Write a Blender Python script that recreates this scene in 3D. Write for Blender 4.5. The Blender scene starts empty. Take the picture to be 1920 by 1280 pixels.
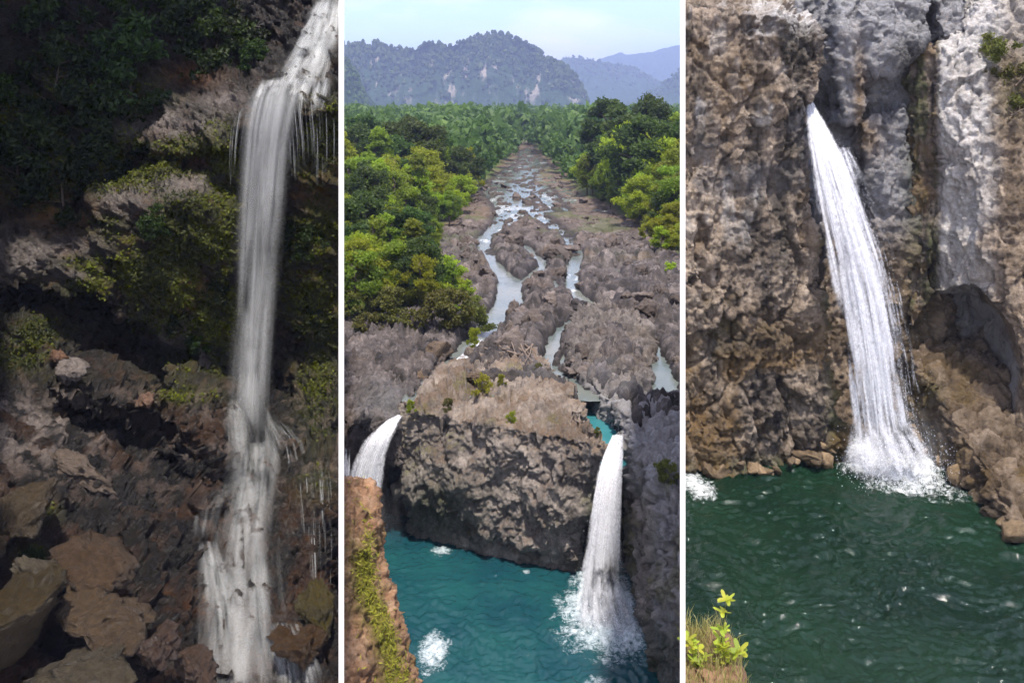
import bpy, bmesh, math, random
import numpy as np
from mathutils import Vector

# ------------------------------------------------------------------ camera, sky, sun, exposure
scene = bpy.context.scene
FPX, HORIZON = 1600.0, 190.0            # focal length and horizon row, measured on the 1920 x 1280 photograph
cam_data = bpy.data.cameras.new('camera'); cam = bpy.data.objects.new('camera', cam_data)
scene.collection.objects.link(cam); scene.camera = cam
cam.location = (0, 0, 0); cam.rotation_euler = (math.radians(90), 0, 0)
cam_data.sensor_width = 36.0; cam_data.lens = FPX / 1920 * 36.0
cam_data.shift_y = -(640 - HORIZON) / 1920
cam_data.clip_start = 0.5; cam_data.clip_end = 20000

SUN_EL = math.radians(70); SUN_AZ = math.atan2(0.15, -0.989)
sun_vec = Vector((math.sin(SUN_AZ) * math.cos(SUN_EL), math.cos(SUN_AZ) * math.cos(SUN_EL), math.sin(SUN_EL)))
world = bpy.data.worlds.new('World'); scene.world = world; world.use_nodes = True
wt = world.node_tree; wt.nodes.clear()
w_out = wt.nodes.new('ShaderNodeOutputWorld'); w_bg = wt.nodes.new('ShaderNodeBackground')
w_sky = wt.nodes.new('ShaderNodeTexSky'); w_sky.sky_type = 'NISHITA'; w_sky.sun_disc = False
w_sky.sun_elevation = SUN_EL; w_sky.sun_rotation = SUN_AZ; w_sky.dust_density = 0.6; w_sky.air_density = 1.0; w_sky.ozone_density = 2.0
w_tc = wt.nodes.new('ShaderNodeTexCoord'); w_map = wt.nodes.new('ShaderNodeMapping'); w_map.inputs['Scale'].default_value = (5, 5, 13)
w_map.inputs['Location'].default_value = (0.62, 0.3, 0.1)
w_noise = wt.nodes.new('ShaderNodeTexNoise'); w_noise.inputs['Scale'].default_value = 1.0; w_noise.inputs['Detail'].default_value = 6
w_ramp = wt.nodes.new('ShaderNodeValToRGB'); w_ramp.color_ramp.elements[0].position = 0.40; w_ramp.color_ramp.elements[1].position = 0.66
w_mix = wt.nodes.new('ShaderNodeMix'); w_mix.data_type = 'RGBA'; w_mix.inputs['B'].default_value = (8.6, 7.4, 7.9, 1)
w_mul = wt.nodes.new('ShaderNodeMath'); w_mul.operation = 'MULTIPLY'; w_mul.inputs[1].default_value = 0.75
wt.links.new(w_tc.outputs['Generated'], w_map.inputs['Vector']); wt.links.new(w_map.outputs['Vector'], w_noise.inputs['Vector'])
wt.links.new(w_noise.outputs['Fac'], w_ramp.inputs['Fac']); wt.links.new(w_ramp.outputs['Color'], w_mul.inputs[0])
wt.links.new(w_mul.outputs[0], w_mix.inputs['Factor']); wt.links.new(w_sky.outputs['Color'], w_mix.inputs['A'])
wt.links.new(w_mix.outputs['Result'], w_bg.inputs['Color']); wt.links.new(w_bg.outputs['Background'], w_out.inputs['Surface'])
w_bg.inputs['Strength'].default_value = 0.15

sun_data = bpy.data.lights.new('sun', 'SUN'); sun_data.energy = 3.4; sun_data.angle = math.radians(2.2); sun_data.color = (1.0, 0.92, 0.82)
sun = bpy.data.objects.new('sun', sun_data); scene.collection.objects.link(sun)
sun.rotation_euler = (-sun_vec).to_track_quat('-Z', 'Y').to_euler(); sun.location = sun_vec * 80

scene.view_settings.view_transform = 'Standard'; scene.view_settings.look = 'None'
scene.view_settings.exposure = 1.08; scene.view_settings.gamma = 1.0; scene.view_settings.use_curve_mapping = False
scene.render.engine = 'CYCLES'
cy = scene.cycles
cy.use_denoising = True; cy.use_adaptive_sampling = True; cy.adaptive_threshold = 0.025
cy.max_bounces = 5; cy.diffuse_bounces = 2; cy.glossy_bounces = 2; cy.transmission_bounces = 2; cy.transparent_max_bounces = 26; cy.volume_bounces = 0
cy.sample_clamp_indirect = 4.0; cy.caustics_reflective = False; cy.caustics_refractive = False

# ------------------------------------------------------------------ helpers
rng = np.random.default_rng(11); random.seed(5)
COL = scene.collection
P3 = -19.0    # surface of the right pool
P2 = -29.0    # surface of the middle pool
WR = 0.2      # the two added dividing walls run away from the camera along x = +-WR * y

def W(px, py, y):
    """a measured pixel and its distance -> a point of the place"""
    return ((px - 960) / FPX * y, y, (HORIZON - py) / FPX * y)

def tag(o, label=None, cat=None, group=None, kind=None):
    if label: o['label'] = label
    if cat: o['category'] = cat
    if group: o['group'] = group
    if kind: o['kind'] = kind
    return o

def link(name, me, m=None, parent=None):
    o = bpy.data.objects.new(name, me); COL.objects.link(o)
    if m is not None and me is not None:
        me.materials.clear(); me.materials.append(m)
    if parent is not None: o.parent = parent
    return o

def empty(name, loc=(0, 0, 0), rz=0.0, s=1.0):
    o = bpy.data.objects.new(name, None); COL.objects.link(o)
    o.location = loc; o.rotation_euler = (0, 0, rz); o.scale = (s, s, s) if not isinstance(s, tuple) else s
    return o

def mesh_np(name, co, faces, smooth=True, attrs=None, uv=None):
    """co (N,3), faces (M,3|4) -> mesh; attrs: {name: (N,)} floats on points"""
    co = np.asarray(co, np.float32); faces = np.asarray(faces, np.int32)
    me = bpy.data.meshes.new(name); k = faces.shape[1]
    me.vertices.add(len(co)); me.vertices.foreach_set('co', co.ravel())
    me.loops.add(faces.size); me.loops.foreach_set('vertex_index', faces.ravel())
    me.polygons.add(len(faces)); me.polygons.foreach_set('loop_start', np.arange(0, faces.size, k, dtype=np.int32))
    me.update(calc_edges=True)
    me.polygons.foreach_set('use_smooth', np.full(len(faces), smooth))
    for n, v in (attrs or {}).items():
        a = me.attributes.new(n, 'FLOAT', 'POINT'); a.data.foreach_set('value', np.asarray(v, np.float32))
    if uv is not None:
        l = me.uv_layers.new(name='UVMap'); l.data.foreach_set('uv', np.asarray(uv, np.float32)[faces.ravel()].ravel())
    return me

def grid_faces(nr, nc):
    i = np.arange(nr * nc).reshape(nr, nc)
    return np.stack([i[:-1, :-1], i[:-1, 1:], i[1:, 1:], i[1:, :-1]], -1).reshape(-1, 4)

# ---- noise
_T = rng.random((64, 64, 64), dtype=np.float32)
def vnoise(p):
    f = np.floor(p); i = f.astype(np.int32); t = (p - f).astype(np.float32); t = t * t * t * (t * (t * 6 - 15) + 10)
    x0, y0, z0 = (i[:, k] & 63 for k in range(3)); x1, y1, z1 = (x0 + 1) & 63, (y0 + 1) & 63, (z0 + 1) & 63
    tx, ty, tz = t[:, 0], t[:, 1], t[:, 2]
    a = _T[x0, y0, z0]; a = a + (_T[x1, y0, z0] - a) * tx
    b = _T[x0, y1, z0]; b = b + (_T[x1, y1, z0] - b) * tx
    c = _T[x0, y0, z1]; c = c + (_T[x1, y0, z1] - c) * tx
    d = _T[x0, y1, z1]; d = d + (_T[x1, y1, z1] - d) * tx
    a = a + (b - a) * ty; c = c + (d - c) * ty
    return (a + (c - a) * tz) * 2 - 1
def fbm(p, sc, octv=4, gain=0.5):
    if np.isscalar(sc): sc = (sc, sc, sc)
    q = p * np.array(sc) + 17.3; out = 0; a = 1.0; tot = 0
    for _ in range(octv):
        out = out + a * vnoise(q); tot += a; a *= gain; q = q * 2.03 + 5.1
    return out / tot * 1.6
def ridged(p, sc, octv=4):
    if np.isscalar(sc): sc = (sc, sc, sc)
    q = p * np.array(sc) + 3.7; out = 0; a = 1.0; tot = 0
    for _ in range(octv):
        out = out + a * (1 - np.abs(vnoise(q)) * 1.6); tot += a; a *= 0.5; q = q * 2.07 + 9.2
    return out / tot
_H = rng.random((64, 64, 64, 6), dtype=np.float32)
def worley(p, sc):
    """F1, F2, vector to the nearest seed, three random numbers of its cell"""
    if np.isscalar(sc): sc = (sc, sc, sc)
    q = (p * np.array(sc) + 31.7).astype(np.float32); i = np.floor(q - .5).astype(np.int32); n = len(q)
    F1 = np.full(n, 9.0, np.float32); F2 = np.full(n, 9.0, np.float32); V = np.zeros((n, 3), np.float32); R = np.zeros((n, 3), np.float32)
    for dx in (0, 1):
        for dy in (0, 1):
            for dz in (0, 1):
                c = i + np.array((dx, dy, dz)); h = _H[c[:, 0] & 63, c[:, 1] & 63, c[:, 2] & 63]
                v = q - (c + .12 + .76 * h[:, :3]); d = np.sqrt((v * v).sum(1)); m = d < F1
                F2 = np.where(m, F1, np.minimum(F2, d)); F1 = np.where(m, d, F1)
                V[m] = v[m]; R[m] = h[m, 3:]
    return F1, F2, V, R
def facets(p, sc, tilt=0.55, step=0.25):
    """chiselled rock: every cell of the rock is a plane with its own tilt and level"""
    s3 = np.array(sc if not np.isscalar(sc) else (sc, sc, sc)); q = p * s3
    wv = np.stack([vnoise(q * 1.3 + 3 * k + k * k) for k in range(3)], 1) * .42 + np.stack([vnoise(q * 3.1 + 11 * k) for k in range(3)], 1) * .20 + np.stack([vnoise(q * 7.3 + 5 * k) for k in range(3)], 1) * .08
    F1, F2, V, R = worley(p + wv / s3, sc); D = R * 2 - 1
    msk = sstep(-.1, .5, vnoise(q * .7 + 8)); F2 = F2 + (1 - msk) * .5
    return (V * D).sum(1) * tilt + (R[:, 0] - .5) * step, F2 - F1
TINT = {}
def crag(p, base=.4, amps=(.55, .30, .15, .07), an=(1, 1, 1)):
    """broken rock: planes within planes, four sizes; remembers a tone for every broken piece"""
    out = 0; sc = base; tone = 0
    for j, a in enumerate(amps):
        s3 = np.array((sc, sc, sc)) * np.array(an); q = p * s3 + 13.7 * j
        wv = np.stack([vnoise(q * 1.4 + 7 * k) for k in range(3)], 1) * .38 + np.stack([vnoise(q * 3.7 + 11 * k) for k in range(3)], 1) * .16
        F1, F2, V, R = worley(p + wv / s3 + 13.7 * j / s3, s3); D = R * 2 - 1
        out = out + a * ((V * D).sum(1) * .8 + (R[:, 0] - .5) * .9) - (.42 * a * sstep(.13, 0, F2 - F1) * sstep(-.2, .3, vnoise(q * .6 + 4)) if j < 3 else 0); tone = tone + (R[:, 1] - .5) * (.7, .8, .7, .4)[j]; sc *= 2.25
    TINT['t'] = np.clip(1 + tone * .55, .45, 1.6)
    return out
def sstep(a, b, x):
    t = np.clip((x - a) / (b - a), 0, 1); return t * t * (3 - 2 * t)

# ---- solid rock: convex blocks -> one closed skin -> weathered by noise
def add_hull(bm, pts):
    vs = [bm.verts.new(p) for p in pts]
    r = bmesh.ops.convex_hull(bm, input=vs)
    junk = {g for k in ('geom_interior', 'geom_unused') for g in r[k] if isinstance(g, bmesh.types.BMVert)}
    if junk: bmesh.ops.delete(bm, geom=list(junk), context='VERTS')
def prism(bm, poly, depth, drop=None):
    """poly: (px, py, y) front outline; the block runs back by depth metres; drop: also down to this height"""
    f = [W(*q) for q in poly]; pts = f + [(x, y + depth, z) for x, y, z in f]
    if drop is not None: pts += [(x, y, drop) for x, y, z in f] + [(x, y + depth, drop) for x, y, z in f]
    add_hull(bm, pts)
def skin(bm, voxel, smooth=2, cull=True):
    me = bpy.data.meshes.new('tmp'); bmesh.ops.recalc_face_normals(bm, faces=bm.faces); bm.to_mesh(me); bm.free()
    o = bpy.data.objects.new('tmp', me); COL.objects.link(o)
    md = o.modifiers.new('r', 'REMESH'); md.mode = 'VOXEL'; md.voxel_size = voxel; md.use_smooth_shade = True
    dg = bpy.context.evaluated_depsgraph_get(); out = bpy.data.meshes.new_from_object(o.evaluated_get(dg))
    bpy.data.objects.remove(o); bpy.data.meshes.remove(me)
    n = len(out.vertices); co = np.empty(n * 3, np.float32); out.vertices.foreach_get('co', co); co = co.reshape(-1, 3)
    e = np.empty(len(out.edges) * 2, np.int32); out.edges.foreach_get('vertices', e); e = e.reshape(-1, 2)
    deg = np.bincount(e.ravel(), minlength=n)[:, None].clip(1)
    for _ in range(smooth):
        s = np.stack([np.bincount(e[:, 0], co[e[:, 1], k], n) + np.bincount(e[:, 1], co[e[:, 0], k], n) for k in range(3)], 1)
        co = (co * .4 + s / deg * .6).astype(np.float32)
    out.vertices.foreach_set('co', co.ravel()); out.update()
    if cull:   # the far sides of the rock masses are left open
        nn_ = normals(out); vv = co / np.linalg.norm(co, axis=1)[:, None]; keep_v = (nn_ * vv).sum(1) < .42
        gx, gy = topx(co); gx = np.clip(((gx + 400) / 14).astype(int), 0, 219); gy = np.clip(((gy + 900) / 14).astype(int), 0, 219)
        dm = np.full((220, 220), 1e3); np.minimum.at(dm, (gx, gy), co[:, 1]); dm[dm > 900] = -1; pd = np.pad(dm, 3, constant_values=-1); mx = np.max([pd[a:a + 220, b:b + 220] for a in range(7) for b in range(7)], axis=0); mx = np.where(dm < 0, 1e3, np.minimum(mx, np.where(dm < 0, 1e3, dm + 6)))
        keep_v &= co[:, 1] < mx[gx, gy] + 1.6
        fv = np.empty(len(out.loops), np.int32); out.loops.foreach_get('vertex_index', fv); fv = fv.reshape(-1, 4); fv = fv[keep_v[fv].any(1)]
        used = np.unique(fv); mp = np.zeros(n, np.int32); mp[used] = np.arange(len(used)); co = co[used]; bpy.data.meshes.remove(out); out = mesh_np('rock', co, mp[fv], True)
    return out, co
def normals(me):
    a = np.empty(len(me.vertices) * 3, np.float32); me.vertex_normals.foreach_get('vector', a); return a.reshape(-1, 3)
def weather(me, co, fn, clamp=None, steps=1):
    for k in range(steps):
        nrm = normals(me); co = co + nrm * fn(co, nrm)[:, None] / steps
        if clamp: co = clamp(co)
        me.vertices.foreach_set('co', co.astype(np.float32).ravel()); me.update()
    set_attr(me, 'tint', TINT.pop('t', np.ones(len(co))))
    return co
def set_attr(me, name, v):
    a = me.attributes.new(name, 'FLOAT', 'POINT'); a.data.foreach_set('value', np.asarray(v, np.float32))
def topx(co):
    return 960 + co[:, 0] / co[:, 1] * FPX, HORIZON - co[:, 2] / co[:, 1] * FPX
def left_of(k, gap=0.0):
    def f(c):
        c = c.copy(); c[:, 0] = np.minimum(c[:, 0], k * c[:, 1] - gap); return c
    return f
def right_of(k, gap=0.0):
    def f(c):
        c = c.copy(); c[:, 0] = np.maximum(c[:, 0], k * c[:, 1] + gap); return c
    return f
def between(c):
    c = c.copy(); m = c[:, 1] < 56
    c[m, 0] = np.clip(c[m, 0], -WR * c[m, 1], WR * c[m, 1]); return c

# ---- materials
class NT:
    def __init__(s, name):
        s.m = bpy.data.materials.new(name); s.m.use_nodes = True; s.t = s.m.node_tree; s.t.nodes.clear()
        s.out = s.t.nodes.new('ShaderNodeOutputMaterial')
    def n(s, typ, props=None, **inp):
        x = s.t.nodes.new('ShaderNode' + typ)
        for k, v in (props or {}).items(): setattr(x, k, v)
        for k, v in inp.items(): s.set(x, k, v)
        return x
    def set(s, x, k, v):
        k = k.replace('_', ' ') if not isinstance(k, int) else k
        sock = x.inputs[int(k[1:])] if isinstance(k, str) and k[:1] == 'i' and k[1:].isdigit() else x.inputs[k]
        if isinstance(v, bpy.types.NodeSocket): s.t.links.new(v, sock)
        else: sock.default_value = v
    def math(s, op, a, b=0.0, clamp=False):
        x = s.n('Math', {'operation': op, 'use_clamp': clamp}); s.set(x, 'i0', a); s.set(x, 'i1', b); return x.outputs[0]
    def mix(s, f, a, b, mode='MIX'):
        x = s.t.nodes.new('ShaderNodeMix'); x.data_type = 'RGBA'; x.blend_type = mode
        s.set(x, 'Factor', f)
        for k, v in (('A', a), ('B', b)):
            s.set(x, k, v if isinstance(v, bpy.types.NodeSocket) else (*v, 1))
        return x.outputs['Result']
    def ramp(s, f, stops, interp='LINEAR'):
        x = s.t.nodes.new('ShaderNodeValToRGB'); cr = x.color_ramp; cr.interpolation = interp
        while len(cr.elements) < len(stops): cr.elements.new(0.5)
        for e, (p, c) in zip(cr.elements, stops):
            e.position = p; e.color = (*c, 1) if not np.isscalar(c) else (c, c, c, 1)
        s.set(x, 'Fac', f); return x.outputs['Color']
    def noise(s, vec, scale, detail=5, rough=.6, dist=0.0):
        x = s.n('TexNoise', None, Scale=scale, Detail=detail, Roughness=rough, Distortion=dist); s.set(x, 'Vector', vec); return x.outputs['Fac']
    def mapped(s, vec, sc, rot=(0, 0, 0)):
        x = s.n('Mapping'); s.set(x, 'Vector', vec); x.inputs['Scale'].default_value = sc; x.inputs['Rotation'].default_value = rot; return x.outputs['Vector']
    def attr(s, name):
        return s.n('Attribute', {'attribute_name': name}).outputs['Fac']
    def pos(s):
        return s.n('NewGeometry').outputs['Position']

def rock_mat(name, cols, scale=0.5, rough=0.75, bump=0.5, streak=None, streak_col=(0.3, 0.3, 0.3), streak_amt=0.5, attrs=(), spec=0.4, fine=6.0, bdist=0.12, crack=0.0):
    """cols: dark, mid, light; streak: vertical stains; attrs: (attribute, colour) painted where that growth, mineral or tone is"""
    k = NT(name); p = k.pos()
    big = k.noise(p, scale, 6, .65, .3); med = k.noise(p, scale * 4.3, 6, .7); fin = k.noise(p, fine, 8, .72)
    f = k.math('ADD', k.math('MULTIPLY', big, .45), k.math('ADD', k.math('MULTIPLY', med, .3), k.math('MULTIPLY', fin, .25)))
    n = len(cols); c = k.ramp(f, [(0.36 + 0.28 * i / (n - 1), col) for i, col in enumerate(cols)])
    sp = k.noise(p, fine * 3.1, 4, .8)
    c = k.mix(k.math('MULTIPLY', k.ramp(sp, [(.55, 0.0), (.75, 1.0)]), .35), c, cols[-1])
    if crack:
        v = k.n('TexVoronoi', {'feature': 'DISTANCE_TO_EDGE'}, Scale=crack); k.set(v, 'Vector', k.mapped(p, (1, 1, .8)))
    if streak:
        sv = k.noise(k.mapped(p, (streak, streak, streak * .06)), 1.0, 5, .6, .4)
        c = k.mix(k.math('MULTIPLY', k.ramp(sv, [(.5, 0.0), (.62, 1.0)]), streak_amt), c, streak_col)
    tn = k.attr('tint'); tc = k.n('CombineColor'); [k.set(tc, j, tn) for j in ('Red', 'Green', 'Blue')]; c = k.mix(1.0, c, tc.outputs[0], 'MULTIPLY')
    for a, col in attrs:
        nz = k.noise(p, 5.0, 5, .7); g = k.math('MULTIPLY', k.attr(a), k.math('ADD', k.math('MULTIPLY', nz, 2.2), -.25), True)
        col2 = k.mix(k.noise(p, 9.0, 4, .7), tuple(x * .5 for x in col), tuple(min(1, x * 1.5) for x in col))
        c = k.mix(g, c, col2)
    hgt = k.math('ADD', k.math('MULTIPLY', fin, .5), k.math('ADD', k.math('MULTIPLY', med, .9), k.math('MULTIPLY', sp, .2)))
    if crack: hgt = k.math('ADD', hgt, k.math('MULTIPLY', k.ramp(v.outputs['Distance'], [(0.0, 0.0), (.09, 1.0)]), .3))
    b = k.n('Bump', None, Strength=min(1.0, bump * 1.25), Distance=bdist * 2.2); k.set(b, 'Height', hgt)
    rg = k.math('ADD', k.math('MULTIPLY', med, .35), rough - .18)
    bs = k.n('BsdfPrincipled'); k.set(bs, 'Base Color', c); k.set(bs, 'Roughness', rg); k.set(bs, 'Normal', b.outputs['Normal'])
    bs.inputs['Specular IOR Level'].default_value = spec
    k.set(k.out, 'Surface', bs.outputs[0]); return k.m

def leaf_mat(name, dark, light, trans=0.35, var=0.25, rough=.55):
    k = NT(name); oi = k.n('ObjectInfo').outputs['Random']; a = k.attr('tone')
    c = k.mix(a, dark, light)
    hs = k.n('HueSaturation'); k.set(hs, 'Hue', k.math('ADD', k.math('MULTIPLY', oi, .05), .475)); k.set(hs, 'Value', k.math('ADD', k.math('MULTIPLY', oi, var * 2), 1 - var))
    k.set(hs, 'Color', c)
    bs = k.n('BsdfPrincipled'); k.set(bs, 'Base Color', hs.outputs[0]); bs.inputs['Roughness'].default_value = rough; bs.inputs['Specular IOR Level'].default_value = .3
    tr = k.n('BsdfTranslucent'); k.set(tr, 'Color', k.mix(.5, hs.outputs[0], hs.outputs[0], 'ADD'))
    ms = k.n('MixShader'); ms.inputs[0].default_value = trans; k.set(ms, 'i1', bs.outputs[0]); k.set(ms, 'i2', tr.outputs[0])
    k.set(k.out, 'Surface', ms.outputs[0]); return k.m

def plain_mat(name, col, rough=.8, var=.3, sc=3.0, bump=.2):
    k = NT(name); p = k.pos(); f = k.noise(p, sc, 6, .7)
    bs = k.n('BsdfPrincipled'); k.set(bs, 'Base Color', k.mix(f, tuple(x * (1 - var) for x in col), tuple(min(1, x * (1 + var)) for x in col))); bs.inputs['Roughness'].default_value = rough
    b = k.n('Bump', None, Strength=bump, Distance=.05); k.set(b, 'Height', f); k.set(bs, 'Normal', b.outputs[0])
    k.set(k.out, 'Surface', bs.outputs[0]); return k.m

def fall_mat(name, col=(.86, .9, .95), fu=14.0, fv=.35, lo=.35, hi=.7, gain=1.0, grain=0.0, soft=1.35):
    """falling water: white threads with gaps between them; u runs across the fall, v down it in metres"""
    k = NT(name); uv = k.n('UVMap').outputs['UV']; sx = k.n('SeparateXYZ'); k.set(sx, 'Vector', uv)
    s1 = k.noise(k.mapped(uv, (fu, fv, 1)), 1.0, 5, .6, .25); s2 = k.noise(k.mapped(uv, (fu * 3.3, fv * 1.6, 1)), 1.0, 4, .65, .2)
    s = k.math('ADD', k.math('MULTIPLY', s1, .62), k.math('MULTIPLY', s2, .38))
    if grain:
        s = k.math('ADD', s, k.math('MULTIPLY', k.math('ADD', k.noise(k.mapped(k.pos(), (1, 1, .6)), 6.5, 6, .85), -.5), grain))
    a = k.attr('dens')
    al = k.math('MULTIPLY', k.ramp(k.math('ADD', s, k.math('MULTIPLY', k.math('ADD', a, -.5), .35)), [(lo, 0.0), (hi, 1.0)]), gain, True)
    al = k.math('MULTIPLY', al, k.math('MULTIPLY', a, soft, True), True)
    d = k.n('BsdfDiffuse', None, Color=(*col, 1)); t = k.n('BsdfTranslucent', None, Color=(*col, 1))
    m1 = k.n('MixShader'); m1.inputs[0].default_value = .5; k.set(m1, 'i1', d.outputs[0]); k.set(m1, 'i2', t.outputs[0])
    tr = k.n('BsdfTransparent'); m2 = k.n('MixShader'); k.set(m2, 'i0', al); k.set(m2, 'i1', tr.outputs[0]); k.set(m2, 'i2', m1.outputs[0])
    k.set(k.out, 'Surface', m2.outputs[0]); return k.m

def water_mat(name, col, col2, rough=.06, foam=(.85, .9, .95), bump=.3, bsc=1.6, lo=.45):
    k = NT(name); p = k.pos(); c = k.mix(k.ramp(k.noise(p, .18, 4, .6), [(.35, 0.0), (.65, 1.0)]), col, col2)
    nz = k.math('ADD', k.math('MULTIPLY', k.noise(p, 2.2, 7, .72, .6), .6), k.math('MULTIPLY', k.noise(p, 6.5, 5, .75, .4), .4))
    fo = k.attr('foam'); f = k.ramp(k.math('ADD', k.math('MULTIPLY', fo, .72), k.math('MULTIPLY', k.math('MULTIPLY', k.math('ADD', nz, -.5), 2.4), k.math('MULTIPLY', fo, 3, True))), [(lo - .16, 0.0), (lo + .45, 1.0)])
    cc = k.mix(f, c, foam); rg = k.math('ADD', k.math('MULTIPLY', f, .7), rough, True)
    w = k.noise(k.mapped(p, (1, 1, 1)), bsc, 5, .6, .3)
    b = k.n('Bump', None, Strength=bump, Distance=.08); k.set(b, 'Height', w)
    bs = k.n('BsdfPrincipled'); k.set(bs, 'Base Color', cc); k.set(bs, 'Roughness', rg); k.set(bs, 'Normal', b.outputs[0]); bs.inputs['IOR'].default_value = 1.33
    k.set(k.out, 'Surface', bs.outputs[0]); return k.m

M = {}
M['wet'] = rock_mat('dark wet rock', [(.002, .0015, .0012), (.012, .0088, .0066), (.050, .038, .030)], .6, .42, .75, None, attrs=(('rust', (.17, .060, .008)), ('moss', (.062, .068, .003)), ('pale', (.24, .205, .185))), spec=.5, fine=5.0, bdist=.16)
M['cliff'] = rock_mat('tan grey cliff', [(.04, .032, .026), (.25, .197, .15), (.50, .42, .34)], .6, .8, .8, .9, (.04, .034, .03), .75, attrs=(('pale', (.62, .60, .58)), ('blue', (.26, .265, .285)), ('moss', (.05, .065, .012)), ('ochre', (.16, .095, .03)), ('dark', (.02, .018, .014))), fine=4.0, bdist=.16)
M['basalt'] = rock_mat('purple grey basalt', [(.022, .018, .0165), (.085, .071, .066), (.22, .187, .172)], .5, .8, .7, attrs=(('tan', (.21, .145, .09)), ('blue', (.19, .19, .20)), ('soil', (.13, .085, .05)), ('grass', (.07, .10, .018)), ('moss', (.022, .04, .012)), ('wet', (.018, .015, .014))), fine=5.0, bdist=.12)  # its wet colour also carries the shade of the channel sides
M['block'] = rock_mat('grey brown block rock', [(.10, .086, .077), (.25, .218, .195), (.42, .37, .33)], .6, .85, .8, .7, (.08, .068, .06), .25, attrs=(('tan', (.24, .17, .11)), ('blue', (.30, .30, .31)), ('soil', (.13, .08, .045)), ('grass', (.10, .11, .015)), ('moss', (.022, .036, .012))), fine=5.0, bdist=.12)
M['earth'] = rock_mat('orange gravel earth', [(.13, .065, .035), (.30, .17, .095), (.46, .32, .22)], 1.2, .9, .9, attrs=(('grass', (.13, .13, .012)), ('moss', (.20, .19, .012))), fine=7.0, bdist=.10)
M['stone'] = rock_mat('brown stone', [(.05, .034, .02), (.16, .11, .06), (.27, .2, .13)], .9, .75, .6, fine=6.0, bdist=.08)
M['bark'] = plain_mat('bark', (.10, .075, .055), .9, .4, 4.0, .5)
M['drift'] = plain_mat('grey driftwood', (.17, .13, .10), .9, .4, 6.0, .4)
M['white'] = plain_mat('white wall paint', (.93, .915, .88), .6, .015, 1.0, .0)
M['leaf'] = leaf_mat('broad leaves', (.06, .092, .009), (.23, .29, .028), .5)
M['leaf_bright'] = leaf_mat('bright leaves', (.11, .155, .010), (.36, .42, .032), .5)
M['leaf_dark'] = leaf_mat('dark leaves', (.022, .045, .010), (.080, .12, .020), .45)
M['leaf_far'] = leaf_mat('far leaves', (.030, .060, .015), (.12, .17, .036), .4)
M['leaf_olive'] = leaf_mat('olive leaves', (.05, .06, .012), (.17, .17, .03))
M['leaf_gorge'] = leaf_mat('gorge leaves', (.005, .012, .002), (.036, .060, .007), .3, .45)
M['leaf_moss'] = leaf_mat('moss leaves', (.016, .022, .001), (.15, .17, .007), .3, .1)
M['leaf_bank'] = leaf_mat('bank grass', (.12, .12, .012), (.32, .30, .03), .35, .1)
M['leaf_yellow'] = leaf_mat('yellow green leaves', (.22, .28, .03), (.46, .50, .06), .45, .1)
M['grass_dry'] = leaf_mat('dry grass', (.16, .15, .04), (.38, .33, .13), .3, .1)

# ------------------------------------------------------------------ two added white walls standing for the borders between the three gorges
def divider(sgn, y0, y1, label):
    t = 5.0 / FPX * y0; me = bpy.data.meshes.new('divider'); v = []
    bot = -31.0
    d = Vector((sgn * WR, 1, 0)).normalized(); nrm = Vector((d.y, -d.x, 0))
    bm = bmesh.new()
    a = Vector((sgn * WR * y0, y0, 0)); b = Vector((sgn * WR * y1, y1, 0)); ring = []
    for p, off in ((a, -t), (a, t), (b, t), (b, -t)):
        q = p + Vector((off, 0, 0)); ring.append(q)
    lo = [bm.verts.new((q.x, q.y, bot)) for q in ring]; hi = [bm.verts.new((q.x, q.y, .122 * q.y + .6)) for q in ring]
    bm.faces.new(lo[::-1]); bm.faces.new(hi)
    for i in range(4): bm.faces.new((lo[i], lo[(i + 1) % 4], hi[(i + 1) % 4], hi[i]))
    bmesh.ops.bevel(bm, geom=[e for e in bm.edges], offset=.006, segments=1, affect='EDGES')
    bm.to_mesh(me); bm.free()
    return tag(link('added_dividing_wall', me, M['white']), label, 'wall', 'added white walls standing for the borders between the three gorges')
divider(-1, 20.0, 53.0, 'added white wall standing for the border between the dark mossy gorge and the turquoise pool')
divider(1, 20.0, 49.5, 'added white wall standing for the border between the turquoise pool and the dark green pool')

# ------------------------------------------------------------------ middle gorge: terrain, river, pool, mountains
def zpx(px, py, z):
    y = z * FPX / (HORIZON - py); return ((px - 960) / FPX * y, y)
RIVER_Z = -20.55
def chan(pts):
    out = []
    for px, py, w in pts:
        x, y = zpx(px, py, RIVER_Z); out.append((x, y, w / FPX * y))
    return np.array(out)
CH = [chan([(1015, 268, 8), (985, 285, 9), (1000, 305, 26), (965, 330, 34), (950, 360, 42), (965, 390, 34), (945, 420, 20), (905, 452, 12), (918, 490, 14), (955, 530, 19), (955, 575, 27), (925, 605, 24), (895, 640, 18)]),
      chan([(1000, 400, 16), (1060, 440, 9), (1085, 480, 9), (1070, 515, 11), (1075, 545, 10), (1108, 582, 18), (1072, 612, 14), (1038, 640, 11), (1022, 690, 10)]),
      chan([(1210, 632, 12), (1228, 680, 20), (1240, 720, 26), (1250, 760, 16)]),
      chan([(895, 640, 22), (862, 676, 20), (825, 706, 22), (785, 726, 20), (752, 752, 16)]),
      chan([(1022, 690, 10), (1066, 722, 13), (1112, 748, 19), (1142, 780, 21), (1158, 822, 20)]),
      chan([(965, 540, 10), (1000, 520, 12), (1020, 500, 9), (985, 465, 9), (930, 440, 9)]),
      chan([(1000, 400, 12), (1050, 395, 14), (1010, 350, 20)])]
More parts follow.
